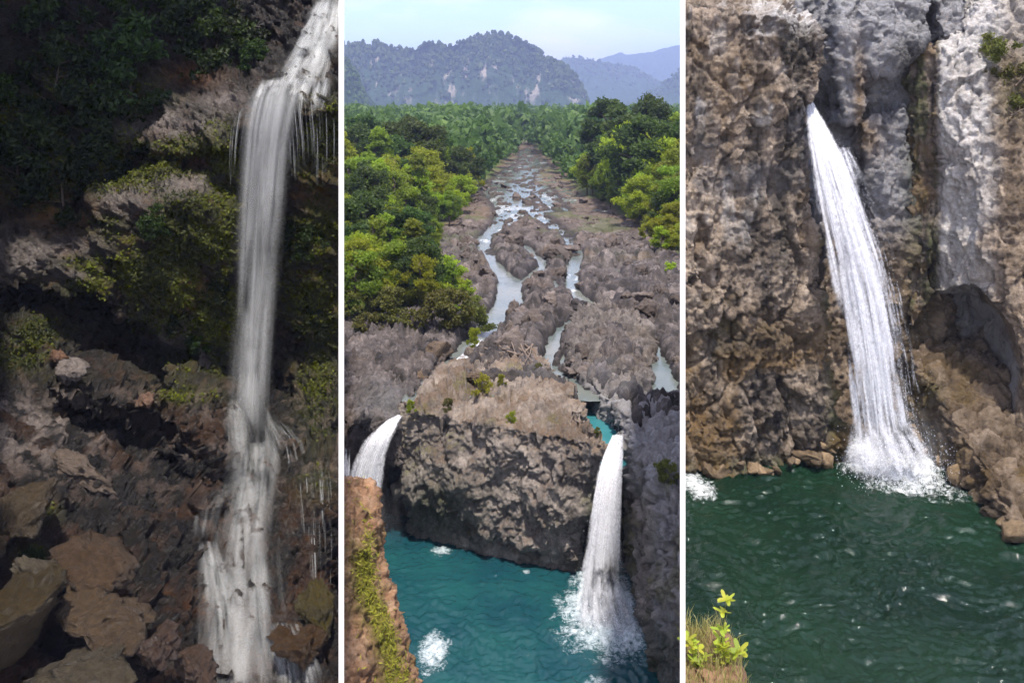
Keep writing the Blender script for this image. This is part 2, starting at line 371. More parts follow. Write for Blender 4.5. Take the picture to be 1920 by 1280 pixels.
def chan_d(x, y, c):
    best = np.full(x.shape, 99.0); fr = np.zeros(x.shape); n = len(c) - 1
    for i in range(n):
        ax, ay, aw = c[i]; bx, by, bw = c[i + 1]; dx, dy = bx - ax, by - ay
        t = np.clip(((x - ax) * dx + (y - ay) * dy) / (dx * dx + dy * dy), 0, 1)
        d = np.hypot(x - ax - t * dx, y - ay - t * dy) - (aw + (bw - aw) * t)
        m = d < best; best = np.where(m, d, best); fr = np.where(m, (i + t) / n, fr)
    return best, fr
LX = (np.array([40, 76, 79, 90, 114, 140, 168, 229, 320, 420]), np.array([-30, -22, -4.5, -6.5, -11.5, -10.5, -9.5, -5, .5, 4]))
RX = (np.array([40, 90, 105, 120, 152, 190, 229, 320, 420]), np.array([40, 26, 22, 21, 19.5, 15, 13.5, 11, 8]))
def lumps(q):
    """water-worn boulders with gaps between them"""
    w_ = q + .5 * np.stack([fbm(q + 30 * k, .5, 2) for k in range(3)], 1); F1, F2, V, R = worley(w_, (.36, .30, .36)); g1, g2, V2, R2 = worley(w_ + 4, (.95, .8, .95))
    return .9 * np.clip(1 - F1 * F1 * 1.2, 0, 1) * (.4 + .8 * R[:, 0]) * sstep(0, .2, F2 - F1) + .3 * np.clip(1 - g1 * g1, 0, 1) * sstep(0, .2, g2 - g1) - .5
def gorge_edge(x):
    return np.interp(x, [-14, -9, -7, -4, 3, 5.2, 6.4, 8, 12], [60, 60.5, 61, 61, 61, 57, 54.5, 54, 53])

nr, nc = 560, 340
QY = .75; ys = (np.linspace(50.0 ** -QY, 430.0 ** -QY, nr)) ** (-1 / QY); us = np.linspace(-.235, .235, nc)
Yg, Ug = np.meshgrid(ys, us, indexing='ij'); Xg = Ug * Yg
x, y = Xg.ravel(), Yg.ravel(); p = np.stack([x, y, np.zeros_like(x)], 1)
warp = np.stack([fbm(p, .3, 3), fbm(p + 50, .3, 3), 0 * x], 1) * .9; pw = p + warp
F1, F2, V, R = worley(pw, (.34, .26, .3)); lump = np.clip(1 - F1 * F1 * 1.15, 0, 1) * (.35 + .9 * R[:, 0])
crk = sstep(.0, .16, F2 - F1)
f1, f2, v2, r2 = worley(pw + 9, (1.05, .85, 1)); lump2 = np.clip(1 - f1 * f1, 0, 1) * (.3 + r2[:, 0]) ; crk2 = sstep(0, .2, f2 - f1)
rough = ridged(p + warp * .5, 1.1, 5)
cr = crag(pw + np.array((0, 0, 5.5)), .24, (.62, .46, .26, .13), (1, .8, 1)); TINT.pop('t'); terr_step = fbm(pw, .16, 3) * 1.1; terr_step = np.floor(terr_step / .4) * .4 + .4 * sstep(.55, 1.0, (terr_step / .4) % 1.0)
mound = (.05 + .72 * cr + .95 * lump * crk + .25 * lump2 * crk2 + .55 * terr_step + .22 * (rough - .55))
mound = mound - (.30 * (1 - crk) + .12 * (1 - crk2)) * sstep(150, 100, y); mound = mound * .95
far = sstep(105, 170, y)
mound = mound * (1 - .72 * far) - .42 * far
dch = np.full(x.shape, 99.0); low = np.zeros_like(x)
lev = np.full(x.shape, 0.0)
for i, c in enumerate(CH):
    d, fr = chan_d(x + .25 * fbm(p, .8, 3), y + .25 * fbm(p + 7, .8, 3), c)
    if i == 3: lev = np.where(d < 3.0, np.minimum(lev, -.9 * fr * sstep(3.0, 0.0, d)), lev)
    if i == 4: lev = np.where(d < .8, np.minimum(lev, -(0.4 + 1.5 * fr) * sstep(.8, .2, d)), lev)
    dch = np.minimum(dch, d)
bank = sstep(-.12, .42, dch + .12 * fbm(p, 1.5, 2))
z = RIVER_Z - .45 + lev + bank * (.85 + mound * (1 - .5 * sstep(1.2, 0, dch)))
z = z + (1 - bank) * sstep(92, 125, y) * np.clip(1.3 * fbm(p, (.55, .28, 1), 4) + .12, 0, .9)
bl = np.interp(y, *LX) - x; br = x - np.interp(y, *RX); veg = np.maximum(bl, br) + 2.0 * fbm(p, .12, 3)
vs = sstep(-1.0, 3.0, veg)
z = z * (1 - vs) + vs * (-19.9 + .5 * fbm(p, .2, 4) + 1.2 * sstep(2, 30, veg))
ge = gorge_edge(x) + .5 * fbm(p, .5, 3)
z = np.where(y < ge, -19.8 + (z + 19.8) - 13.0 * sstep(0, 1.2, ge - y), z)
z += .05 * fbm(p, 3.0, 3) * sstep(400, 60, y)
grassy = sstep(.0, 2.0, veg) * .9 + .55 * sstep(.15, .5, fbm(p + 77, .16, 4)) * sstep(95, 150, y)
tan = sstep(.1, .5, fbm(p + 31, .15, 4)) * .5 * sstep(75, 110, y) + .5 * far
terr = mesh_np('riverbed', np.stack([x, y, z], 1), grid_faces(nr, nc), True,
               {'grass': np.clip(grassy, 0, 1), 'soil': np.clip(tan * .8 + .3 * sstep(-2, 1, veg), 0, 1), 'tan': tan * .3, 'blue': .35 * sstep(.1, .4, fbm(p + 3, .12, 3)) * sstep(75, 55, y), 'moss': 0 * x, 'tint': np.clip(.45 + .75 * r2[:, 1] * (.5 + R[:, 1]) + .5 * fbm(p, .9, 3), .3, 1.6), 'wet': sstep(RIVER_Z + .75, RIVER_Z + .25, z) * sstep(2.0, .6, dch) * .9})  # wet: damp margins, darkened further to stand for shaded side faces
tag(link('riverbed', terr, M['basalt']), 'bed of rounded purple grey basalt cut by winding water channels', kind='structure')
_tx, _ty = x.copy(), y.copy(); TZ = z.reshape(nr, nc)
def ground_z(X, Y):
    r = (Y ** -QY - 50.0 ** -QY) / (430.0 ** -QY - 50.0 ** -QY) * (nr - 1); c = (X / Y + .235) / .47 * (nc - 1)
    r = int(np.clip(round(r), 0, nr - 1)); c = int(np.clip(round(c), 0, nc - 1)); return float(TZ[r, c])

# river water: one sheet over the bed, white where it runs over ledges
M['river'] = water_mat('river water', (.10, .125, .12), (.16, .17, .15), .10, (.82, .85, .86), .35, 2.4, .45)
nr2, nc2 = 200, 150
ys2 = 58.5 * (425 / 58.5) ** np.linspace(0, 1, nr2); Y2, U2 = np.meshgrid(ys2, np.linspace(-.14, .2, nc2), indexing='ij'); X2 = U2 * Y2
x2, y2 = X2.ravel(), Y2.ravel(); p2 = np.stack([x2, y2, 0 * x2], 1)
def near(px, py, r, asp=1.0):
    cx, cyy = zpx(px, py, RIVER_Z); return np.exp(-(((x2 - cx) / r) ** 2 + ((y2 - cyy) / (r * asp)) ** 2))
foam = np.zeros_like(x2)
for px, py, r, a in ((908, 452, 1.2, 2), (985, 540, .9, 1.5), (1005, 520, .9, 1.6), (1010, 540, .7, 1.), (1075, 520, 1.0, 2), (1080, 545, .9, 1.4), (1112, 578, 1.2, 1.2), (1125, 592, .9, 1.), (1022, 685, .6, 2), (970, 405, 2.2, 1.6), (1000, 425, 1.6, 1.5), (960, 440, 1.2, 1.5), (893, 640, .7, 1.2), (940, 432, 1.0, 1.6)):
    foam = np.maximum(foam, near(px, py, r, a) * (.62 + .55 * fbm(p2, (1.6, .9, 1), 3)))
foam = np.maximum(foam, .55 * sstep(.1, .5, fbm(p2, (.35, .15, 1), 4)) * sstep(100, 150, y2))
zz = RIVER_Z + .03 * fbm(p2, (1.2, .8, 1), 3) + .05 * np.clip(foam, 0, 1) * fbm(p2, 3, 3)
rv = mesh_np('river', np.stack([x2, y2, zz], 1), grid_faces(nr2, nc2), True, {'foam': np.clip(foam, 0, 1)})
tag(link('river', rv, M['river']), kind='structure')
# low water in the slot that feeds the right-hand fall
M['slot'] = water_mat('slot water', (.02, .13, .15), (.05, .2, .22), .08, (.8, .88, .9), .3, 2.5)
c = CH[4]; pts = []; fo = []
for i in range(40):
    t = i / 39 * (len(c) - 1); j = min(int(t), len(c) - 2); q = c[j] + (c[j + 1] - c[j]) * (t - j)
    j2 = min(j + 1, len(c) - 1); d = np.array([c[j2][0] - c[j][0], c[j2][1] - c[j][1]]); d /= np.hypot(*d); nn = np.array([-d[1], d[0]])
    fz = i / 39
    for s in np.linspace(-1, 1, 9):
        pts.append((q[0] + nn[0] * s * (q[2] + .5), q[1] + nn[1] * s * (q[2] + .5), RIVER_Z - .05 - .5 - 1.25 * fz)); fo.append(.5 * max(0, 1 - fz * 6) + .3 * max(0, fz - .8) * 4)
tag(link('slot_water', mesh_np('slot_water', pts, grid_faces(40, 9), True, {'foam': fo}), M['slot']), kind='structure')

# the big rock block between the two falls
def block_disp(q, n):
    return .40 * fbm(q, .3, 3) + crag(q, .42, (.55, .34, .20, .09)) * (1 - .35 * np.clip(-n[:, 1], 0, 1) + .25 * np.clip(n[:, 2], 0, 1)) + .26 * (ridged(q, (1.0, 1.0, .7), 4) - .5) + .05 * fbm(q, 5, 2)
bm = bmesh.new()
prism(bm, [(748, 765, 56.6), (820, 775, 55.6), (900, 790, 54.8), (1000, 784, 55.2), (1075, 800, 53.6), (1138, 836, 50.8), (1065, 722, 60), (1005, 655, 67.5), (905, 642, 70.5), (850, 690, 64)], .1)
add_hull(bm, [W(*q) for q in [(746, 770, 56.6), (820, 780, 55.7), (900, 795, 54.9), (1000, 788, 55.3), (1075, 804, 53.7), (1136, 840, 50.9), (1060, 725, 60), (1000, 660, 67), (905, 645, 70), (850, 692, 64),
                              (1105, 905, 51.6), (1100, 990, 51.8), (740, 830, 56.3), (752, 930, 55.9), (840, 960, 55.4), (980, 1010, 53.6), (1080, 1060, 52.0)]] + [(-6.8, 66, -26), (5, 66, -26)])
add_hull(bm, [W(*q) for q in [(765, 940, 56.4), (770, 1000, 57.0), (860, 985, 56.4), (985, 1000, 54.2), (1080, 1040, 52.6), (1105, 960, 52.4), (1090, 1095, 52.4), (985, 1068, 53.9), (860, 1020, 56.6)]] +
         [(-6.6, 57.2, P2 - 1), (-3.4, 56.8, P2 - 1), (1, 54.3, P2 - 1), (4.2, 52.4, P2 - 1), (5, 60, P2 - 1), (-6.6, 62, P2 - 1), (5, 62, -22), (-6, 62, -22)])
me, co = skin(bm, .09, 3)
co = weather(me, co, block_disp)
nn = normals(me); up = np.clip(nn[:, 2], 0, 1); px, py = topx(co)
set_attr(me, 'tan', np.clip(up * 1.2 - .1, 0, 1) * (.45 + .4 * sstep(-.2, .4, fbm(co + 4, .4, 3))) * sstep(-21.8, -20.6, co[:, 2])); set_attr(me, 'blue', .0 * up)
set_attr(me, 'soil', .75 * sstep(.3, .8, up) * sstep(-.3, .4, fbm(co, .5, 3))); set_attr(me, 'grass', .55 * sstep(.25, .7, fbm(co + 5, .5, 4)) * sstep(.3, .7, up))
set_attr(me, 'moss', np.clip(.9 * np.exp(-((px - 815) / 75) ** 2 - ((py - 955) / 60) ** 2) + .6 * sstep(1040, 1100, py + 40 * fbm(co, .6, 3)) + .7 * np.exp(-((px - 1108) / 14) ** 2 - ((py - 960) / 60) ** 2), 0, 1))
tag(link('rock_block', me, M['block']), 'massive flat topped rock block standing between the two falls above the turquoise pool', 'rock')

# gorge walls left and right of the block, reaching down into the pool
bm = bmesh.new()
prism(bm, [(630, 660, 68), (760, 640, 71), (800, 700, 63.5), (765, 735, 60), (700, 728, 60), (630, 700, 61)], 3, -23)
prism(bm, [(630, 705, 59), (690, 715, 59.5), (735, 740, 59.5), (700, 752, 58.5), (662, 790, 55.5), (630, 830, 53)], 1.2)
prism(bm, [(690, 752, 58.4), (742, 738, 59.4), (770, 742, 59), (748, 790, 56), (705, 790, 56.5), (690, 775, 57)], 4, -24)
prism(bm, [(630, 800, 60), (770, 790, 60), (790, 1060, 59.5), (630, 1060, 59.5)], 3, P2 - 1)
prism(bm, [(630, 840, 56.6), (668, 800, 57.2), (712, 800, 57.2), (690, 900, 57), (650, 930, 57), (630, 930, 57)], 3, P2 - 1)
me, co = skin(bm, .12, 3)
co = weather(me, co, lambda q, n: .3 * fbm(q, .35, 3) + lumps(q) * np.clip(n[:, 2], 0, 1) * .8 + crag(q, .5, (.45, .3, .18, .08)) + .2 * (ridged(q, 1.4, 4) - .5), between)
px, py = topx(co)
for a in ('grass', 'moss', 'soil'): set_attr(me, a, 0.0 * px + (.25 * sstep(.2, .6, fbm(co, .4, 3)) if a == 'soil' else 0))
set_attr(me, 'tan', .7 * np.exp(-((px - 648) / 14) ** 2 - ((py - 790) / 50) ** 2)); set_attr(me, 'blue', .7 * np.exp(-((px - 720) / 45) ** 2 - ((py - 755) / 40) ** 2))
tag(link('gorge_wall', me, M['basalt']), 'low gorge rim with a dark arch behind the left fall', kind='structure')

bm = bmesh.new()
prism(bm, [(1184, 800, 52.5), (1212, 770, 54.5), (1290, 760, 55.2), (1290, 850, 49), (1240, 870, 48), (1196, 870, 49)], 2, P2 - 1)
prism(bm, [(1172, 850, 52), (1215, 820, 52.4), (1290, 860, 51.5), (1290, 1000, 51.5), (1200, 1000, 52), (1175, 960, 52.2)], 4, P2 - 1)
prism(bm, [(1245, 895, 46.2), (1268, 874, 47.0), (1300, 866, 47), (1300, 1000, 43.5), (1240, 1010, 44.0), (1226, 965, 45.3)], 2.5, P2 - 1)
prism(bm, [(1234, 1000, 44.3), (1300, 990, 43.5), (1300, 1330, 40.5), (1258, 1330, 41), (1240, 1180, 42.6)], 2.5, P2 - 1)
prism(bm, [(1072, 585, 78), (1130, 570, 81), (1200, 590, 78), (1225, 660, 68), (1220, 740, 59.5), (1195, 790, 54.5), (1182, 790, 54), (1112, 720, 60.5), (1068, 680, 65)], 1.5, -23)
me, co = skin(bm, .11, 4)
co = weather(me, co, lambda q, n: .32 * fbm(q, .3, 3) + lumps(q) * np.clip(n[:, 2], 0, 1) * .9 + crag(q, .5, (.45, .32, .2, .08)) + .26 * (ridged(q, 1.3, 4) - .5), between)
px, py = topx(co); nn = normals(me)
_t = me.attributes['tint']; _v = np.empty(len(co), np.float32); _t.data.foreach_get('value', _v); _t.data.foreach_set('value', (_v * (.58 + .42 * sstep(700, 800, py))).astype(np.float32)); set_attr(me, 'tan', .0 * px + .35 * sstep(.1, .5, fbm(co, .5, 3)) * sstep(860, 950, py)); set_attr(me, 'blue', np.clip(.9 * sstep(680, 760, py) * sstep(960, 880, py) + .8 * sstep(1215, 1235, px) * sstep(860, 900, py), 0, 1))  # blue: pale grey rock, lightened further to offset the wall's shade
set_attr(me, 'soil', .2 * sstep(.1, .5, fbm(co, .5, 3))); set_attr(me, 'grass', .8 * np.exp(-((px - 1250) / 8) ** 2 - ((py - 895) / 30) ** 2) + .5 * sstep(.2, .5, fbm(co, .5, 3)) * sstep(940, 1000, py)); set_attr(me, 'moss', .7 * sstep(1120, 1200, py + 30 * fbm(co, .5, 3)))
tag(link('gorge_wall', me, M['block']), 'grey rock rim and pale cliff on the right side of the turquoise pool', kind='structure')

# sunlit earth bank in the left foreground of the middle gorge
bm = bmesh.new()
prism(bm, [(625, 925, 37), (652, 922, 38), (690, 962, 37.2), (702, 1000, 36.4), (700, 1060, 35.8), (640, 1060, 34.5), (625, 1000, 35)], 2, P2 - 1)
prism(bm, [(625, 1040, 34.6), (690, 1050, 36), (702, 1100, 35.4), (735, 1180, 34.6), (752, 1240, 34), (772, 1330, 33.2), (625, 1330, 31.5)], 2.2, P2 - 1)
me, co = skin(bm, .085, 5)
def bank_disp(q, n):
    F1, F2, V, R = worley(q, 3.0); peb = np.clip(.75 - F1, 0, 1) * (R[:, 0] > .45)
    return .25 * fbm(q, .7, 4) + .34 * peb + crag(q, 1.0, (.22, .16, .08)) + .06 * fbm(q, 4, 3)
co = weather(me, co, bank_disp, between); px, py = topx(co)
edge = np.interp(py, [900, 970, 1050, 1100, 1180, 1280], [655, 698, 697, 700, 735, 765]) - px
set_attr(me, 'grass', np.clip(.9 * np.exp(-((edge - 25) / 22) ** 2) * sstep(980, 1060, py) + .3 * sstep(.2, .5, fbm(co, .8, 3)), 0, 1)); set_attr(me, 'moss', np.exp(-((edge - 12) / 14) ** 2) * sstep(1000, 1060, py) * sstep(1290, 1180, py))
BC, BN, BM = co.copy(), normals(me), np.exp(-((edge - 14) / 18) ** 2) * sstep(1000, 1060, py) + .5 * np.exp(-((edge - 8) / 12) ** 2) * sstep(920, 960, py)
tag(link('earth_bank', me, M['earth']), 'sunlit orange gravel bank with a mossy rim in the left foreground of the turquoise pool', kind='structure')

# turquoise pool
def pool(name, x0, x1, y0, y1, zlev, step, m, spots, amp, label=None):
    ny = int(math.log(y1 / y0) / step); nx = int((x1 - x0) / step); gy, gx = np.meshgrid(y0 * (y1 / y0) ** np.linspace(0, 1, ny), np.linspace(x0, x1, nx), indexing='ij'); gx = gx * gy
    X, Y = gx.ravel(), gy.ravel(); q = np.stack([X, Y, 0 * X], 1)
    wq = q + np.stack([fbm(q, .35, 2), fbm(q + 40, .35, 2), 0 * X], 1) * .6
    h = amp * (.55 * (ridged(wq, (.55, .95, 1), 2) - .5) + .62 * (ridged(wq + 20, (1.3, 1.9, 1), 2) - .5) + .36 * (ridged(wq * 1.07 + 50, (3.2, 4.6, 1), 2) - .5) + .4 * fbm(q, .25, 2))
    fo = np.zeros_like(X)
    for sx, sy, rx, ry, a in spots:
        d = np.sqrt(((X - sx) / rx) ** 2 + ((Y - sy) / ry) ** 2) * (1 + .22 * fbm(q, .9, 3)); f = a * sstep(1.25, .25, d); fo = np.maximum(fo, f)
        h += .10 * a * sstep(1.3, .2, d) * (.6 + fbm(q, 1.6, 3)) + .05 * np.cos(d * 9) * np.exp(-((d - 1.6) / .8) ** 2)
    me = mesh_np(name, np.stack([X, Y, zlev + h], 1), grid_faces(ny, nx), True, {'foam': np.clip(fo, 0, 1)})
    return tag(link(name, me, m), label, kind='structure')
M['pool_teal'] = water_mat('turquoise pool water', (.006, .042, .058), (.012, .072, .075), .07, (.66, .74, .80), .45, 4.0)
def at_pool(px, py, zl): return zpx(px, py, zl)
sp = []
for px, py, rx, ry, a in ((1142, 1160, 118, 88, .95), (1135, 1125, 75, 90, 1.2), (812, 1222, 38, 44, .85), (828, 1031, 26, 13, .75), (988, 1072, 10, 7, .6), (690, 985, 60, 60, .45), (1205, 1190, 20, 55, .55), (1120, 1275, 40, 12, .6)):
    X, Y = at_pool(px, py, P2); sp.append((X, Y, rx / FPX * Y, ry / FPX * Y * 1.75, a))
pool('turquoise_pool', -WR, WR, 34, 61, P2, .0019, M['pool_teal'], sp, .14, 'turquoise plunge pool with white foam below the two falls')

# valley ground to the horizon, mountains
M['valley'] = plain_mat('valley ground', (.06, .085, .025), .9, .5, .05, 0)
g = bpy.data.meshes.new('valley_ground'); g.from_pydata([(-6800, 405, -20.6), (6800, 405, -20.6), (6800, 10500, -20.6), (-6800, 10500, -20.6)], [], [(0, 1, 2, 3)])
tag(link('valley_ground', g, M['valley']), kind='structure')
g = bpy.data.meshes.new('valley_ground'); g.from_pydata([(.234 * 60, 60, -20.7), (900, 60, -20.7), (900, 406, -20.7), (.234 * 406, 406, -20.7), (-.234 * 60, 60, -20.7), (-900, 60, -20.7), (-900, 406, -20.7), (-.234 * 406, 406, -20.7)], [], [(0, 1, 2, 3), (7, 6, 5, 4)])
tag(link('valley_ground', g, M['valley']), kind='structure')

def mountain_mat(name, scar):
    k = NT(name); p = k.pos(); n1 = k.noise(p, .019, 6, .7); n2 = k.noise(p, .075, 5, .75)
    c = k.mix(k.math('ADD', k.math('MULTIPLY', n1, .5), k.math('MULTIPLY', n2, .5)), (.010, .030, .014), (.055, .095, .040))
    if scar:
        sc = k.noise(k.mapped(p, (.028, .0125, .007), (0, .35, 0)), 1.0, 6, .65, .5)
        f = k.math('MULTIPLY', k.ramp(sc, [(.56, 0.0), (.63, 1.0)]), k.attr('steep'), True)
        c = k.mix(f, c, k.mix(n2, (.22, .18, .15), (.46, .40, .34)))
    b = k.n('Bump', None, Strength=1.0, Distance=9.0); k.set(b, 'Height', n2)
    bs = k.n('BsdfPrincipled'); k.set(bs, 'Base Color', c); bs.inputs['Roughness'].default_value = .95; bs.inputs['Specular IOR Level'].default_value = .1; k.set(bs, 'Normal', b.outputs[0])
    k.set(k.out, 'Surface', bs.outputs[0]); return k.m
M['mtn'] = mountain_mat('forested mountain', True); M['mtn_far'] = mountain_mat('distant forested ridge', False)
def mountain(ridge, y0, face, m, rough, label, nx=260, nz=70, trees=0, tsize=8):
    """ridge: (px, py) crest line at distance y0; the near face falls by 'face' metres of run, the far side gently"""
    y0, face, rough, tsize = y0 * 1.6, face * 1.6, rough * 1.6, tsize * 1.6
    rp = np.array(ridge, float); cx = (rp[:, 0] - 960) / FPX * y0; cz = (HORIZON - rp[:, 1]) / FPX * y0
    xs = np.linspace(cx[0], cx[-1], nx); zc = np.interp(xs, cx, cz); q1 = np.stack([xs, 0 * xs + y0, 0 * xs], 1)
    zc = zc + rough * .12 * fbm(q1, 6.0 / rough / 4, 4)
    t = np.concatenate([np.linspace(0, 1, nz), 1 + np.linspace(.05, 1, 14)])
    T, Xx = np.meshgrid(t, xs, indexing='ij'); Z = np.where(T <= 1, -22 + (zc + 22) * np.clip(T, 0, 1) ** .8, zc - (zc + 22) * (T - 1))
    Yy = y0 - face * (1 - np.clip(T, 0, 1)) ** 1.2 + np.clip(T - 1, 0, 1) * face * 2.2
    q = np.stack([Xx.ravel(), Yy.ravel(), Z.ravel()], 1)
    gul = ridged(q * np.array((1, .4, .25)), 1.0 / rough / 2.2, 4) - .5; env = np.sin(np.clip(T.ravel(), 0, 1) * math.pi) ** .5
    q[:, 1] -= rough * 2.0 * gul * env; q[:, 2] += rough * .25 * fbm(q, 2.0 / rough, 3) * env
    steep = env * sstep(.95, .7, T.ravel())
    me = mesh_np('mountain', q, grid_faces(len(t), nx), True, {'steep': steep})
    o = tag(link('mountain', me, m), label, kind='structure')
    if trees:
        C = []; Fa = []; To = []; r = np.random.default_rng(3 + nx)
        for _ in range(trees):
            i = r.integers(0, nx); j = int(nz * (1 - abs(r.normal(0, .35)))) ; j = min(max(j, 4), nz); b = q.reshape(len(t), nx, 3)[min(j, nz - 1), i]
            h = tsize * r.uniform(.5, 1.4) * (1.5 if r.random() < .06 else 1); w = h * r.uniform(.3, .55); m0 = len(C); k = 5; rot = r.uniform(0, 6)
            lv = [(0.12, .7), (.45, 1.0), (.8, .65)]
            for zf, rf in lv:
                for a in range(k):
                    an = rot + a * 6.283 / k; rr = w * rf * r.uniform(.7, 1.3); C.append((b[0] + rr * math.cos(an), b[1] + rr * math.sin(an), b[2] + h * zf * r.uniform(.9, 1.1)))
            C.append((b[0], b[1], b[2] + h)); 
            for l in range(2):
                for a in range(k): Fa += [(m0 + l * k + a, m0 + l * k + (a + 1) % k, m0 + (l + 1) * k + (a + 1) % k), (m0 + l * k + a, m0 + (l + 1) * k + (a + 1) % k, m0 + (l + 1) * k + a)]
            for a in range(k): Fa.append((m0 + 2 * k + a, m0 + 2 * k + (a + 1) % k, m0 + 3 * k))
            To += [r.random()] * (3 * k + 1)
        tm = mesh_np('mountain_woods', C, Fa, False, {'tone': To}); tag(link('mountain_woods', tm, M['leaf_dark']), kind='stuff')
    return o
mountain([(560, 60), (643, 84), (675, 86), (690, 84), (745, 92), (770, 96), (800, 86), (835, 90), (872, 82), (890, 70), (925, 67), (960, 72), (1000, 92), (1025, 112), (1060, 125), (1085, 150), (1097, 178), (1102, 205)], 1500, 120, M['mtn'], 26, 'forested mountain with pale rock scars and a rounded summit', 320, 80, 2400, 7)
mountain([(960, 150), (1030, 118), (1075, 106), (1110, 112), (1130, 118), (1180, 125), (1210, 140), (1240, 160), (1280, 185), (1320, 200)], 2900, 500, M['mtn_far'], 40, 'blue hazy ridge right of the rounded mountain', 200, 60, 700, 9)
mountain([(1040, 150), (1125, 112), (1160, 100), (1190, 103), (1230, 96), (1277, 85), (1400, 60), (1500, 75)], 4300, 700, M['mtn_far'], 60, 'palest far ridge rising to the right on the horizon', 160, 50)
mountain([(1170, 200), (1200, 190), (1240, 160), (1277, 132), (1350, 90), (1450, 60)], 2200, 300, M['mtn_far'], 35, 'dark hazy slope entering from the right below the far ridges', 140, 50, 400, 8)
mountain([(520, 80), (620, 100), (655, 118), (672, 150), (684, 178), (692, 200)], 950, 70, M['mtn_far'], 16, 'near wooded spur at the left foot of the mountain', 140, 50, 700, 5)
# ------------------------------------------------------------------ left gorge: dark wet rock
DIP = np.array((.80, 0, -.60)); ACR = np.array((.60, 0, .80))
def wet_disp(q, n):
    s = np.stack([q @ DIP, q[:, 1], q @ ACR], 1)
    return   .22 * fbm(q, .28, 3) + crag(s, .36, (.36, .36, .22, .09), (.6, 1, 2.0)) * (1 + .45 * sstep(-11, -14, q[:, 2])) + .22 * (ridged(s, (.8, 1.1, 2.4), 4) - .5) + .05 * fbm(q, 5, 2)
bm = bmesh.new()
prism(bm, [(-80, -330, 47), (645, -330, 48), (645, 1340, 45), (-80, 1340, 44)], 5)
prism(bm, [(-80, -200, 48), (300, -200, 48), (470, -60, 47.5), (470, 120, 44), (350, 180, 42), (250, 270, 40.5), (100, 400, 39), (-80, 420, 37)], 5)
prism(bm, [(-90, -300, 44), (40, -300, 46), (60, 300, 41), (20, 420, 38.5), (-90, 420, 36)], 5)
prism(bm, [(470, 140, 41.4), (645, 140, 41.0), (645, -30, 46), (560, 25, 46), (500, 65, 45), (478, 105, 44)], 5)
prism(bm, [(480, 60, 44.5), (560, 25, 45.6), (580, -40, 46.5), (470, -60, 46.5), (455, 30, 45)], 3)
prism(bm, [(250, 268, 39), (350, 187, 40.5), (380, 137, 42), (480, 160, 40), (645, 152, 39.5), (645, 205, 38.8), (540, 205, 38.5), (440, 240, 38.3), (330, 288, 38.5)], 6)
prism(bm, [(340, 285, 39.4), (440, 238, 39.1), (645, 205, 39.4), (645, 720, 41.2), (440, 720, 41), (440, 430, 40)], 5)
prism(bm, [(165, 378, 36.5), (230, 334, 38), (300, 310, 38.8), (380, 327, 38.5), (438, 395, 37.7), (436, 432, 37.4), (340, 374, 36.3), (240, 422, 36), (190, 422, 36)], 5)
prism(bm, [(240, 422, 36), (330, 365, 36.3), (425, 418, 37.2), (436, 520, 37.6), (436, 690, 39.2), (300, 648, 38), (230, 562, 36.5), (150, 535, 35.8), (200, 432, 36)], 4)
prism(bm, [(200, 425, 36.1), (230, 560, 36.4), (95, 545, 35.6), (55, 538, 35.6), (100, 500, 35.8), (150, 430, 36.6)], 3)
prism(bm, [(-80, 425, 36), (60, 438, 37), (210, 412, 37.2), (60, 535, 35.6), (-80, 560, 34)], 6)
prism(bm, [(-80, 540, 40.5), (440, 540, 42.5), (440, 800, 40.5), (-80, 730, 38.5)], 5)
prism(bm, [(-80, 598, 34), (30, 608, 34.6), (100, 652, 35), (84, 700, 34), (-80, 725, 33)], 4)
prism(bm, [(-80, 688, 32), (20, 698, 32.6), (110, 748, 33), (280, 832, 34), (425, 935, 34), (400, 1050, 31.7), (420, 1340, 27), (-80, 1340, 22), (-80, 1000, 26)], 8)
prism(bm, [(80, 714, 32.4), (130, 688, 34), (165, 707, 34), (262, 754, 34), (278, 800, 33.4), (245, 795, 33), (90, 742, 32)], 2.2)
prism(bm, [(275, 724, 34), (300, 714, 35.5), (430, 742, 36.5), (448, 772, 36), (440, 860, 34.2), (380, 850, 33.2), (285, 765, 33.3)], 3)
prism(bm, [(280, 832, 33), (350, 802, 33), (436, 862, 34), (425, 962, 33), (395, 940, 32.5)], 4)
prism(bm, [(420, 772, 36.2), (500, 768, 37), (560, 832, 36.5), (570, 872, 35.5), (450, 884, 34.6), (430, 842, 35.1)], 5)
prism(bm, [(420, 872, 34.6), (570, 862, 35.6), (645, 852, 36), (645, 1060, 33), (540, 1100, 31.6), (520, 1340, 28), (380, 1340, 27), (385, 1030, 31.6)], 6)
prism(bm, [(490, 1132, 30.6), (530, 1097, 31), (600, 1092, 31.5), (645, 1160, 31), (645, 1340, 28), (500, 1340, 27.5)], 4)
prism(bm, [(540, 700, 40.2), (645, 690, 40), (645, 872, 36.6), (570, 872, 36.2)], 4)
me, co = skin(bm, .085, 2)
gorge_me = me
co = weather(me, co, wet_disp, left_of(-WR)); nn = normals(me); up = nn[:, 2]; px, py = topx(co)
def blob(cx, cy, rx, ry): return np.exp(-((px - cx) / rx) ** 2 - ((py - cy) / ry) ** 2)
nz = fbm(co, .7, 4); nz2 = fbm(co + 13, 1.8, 3)
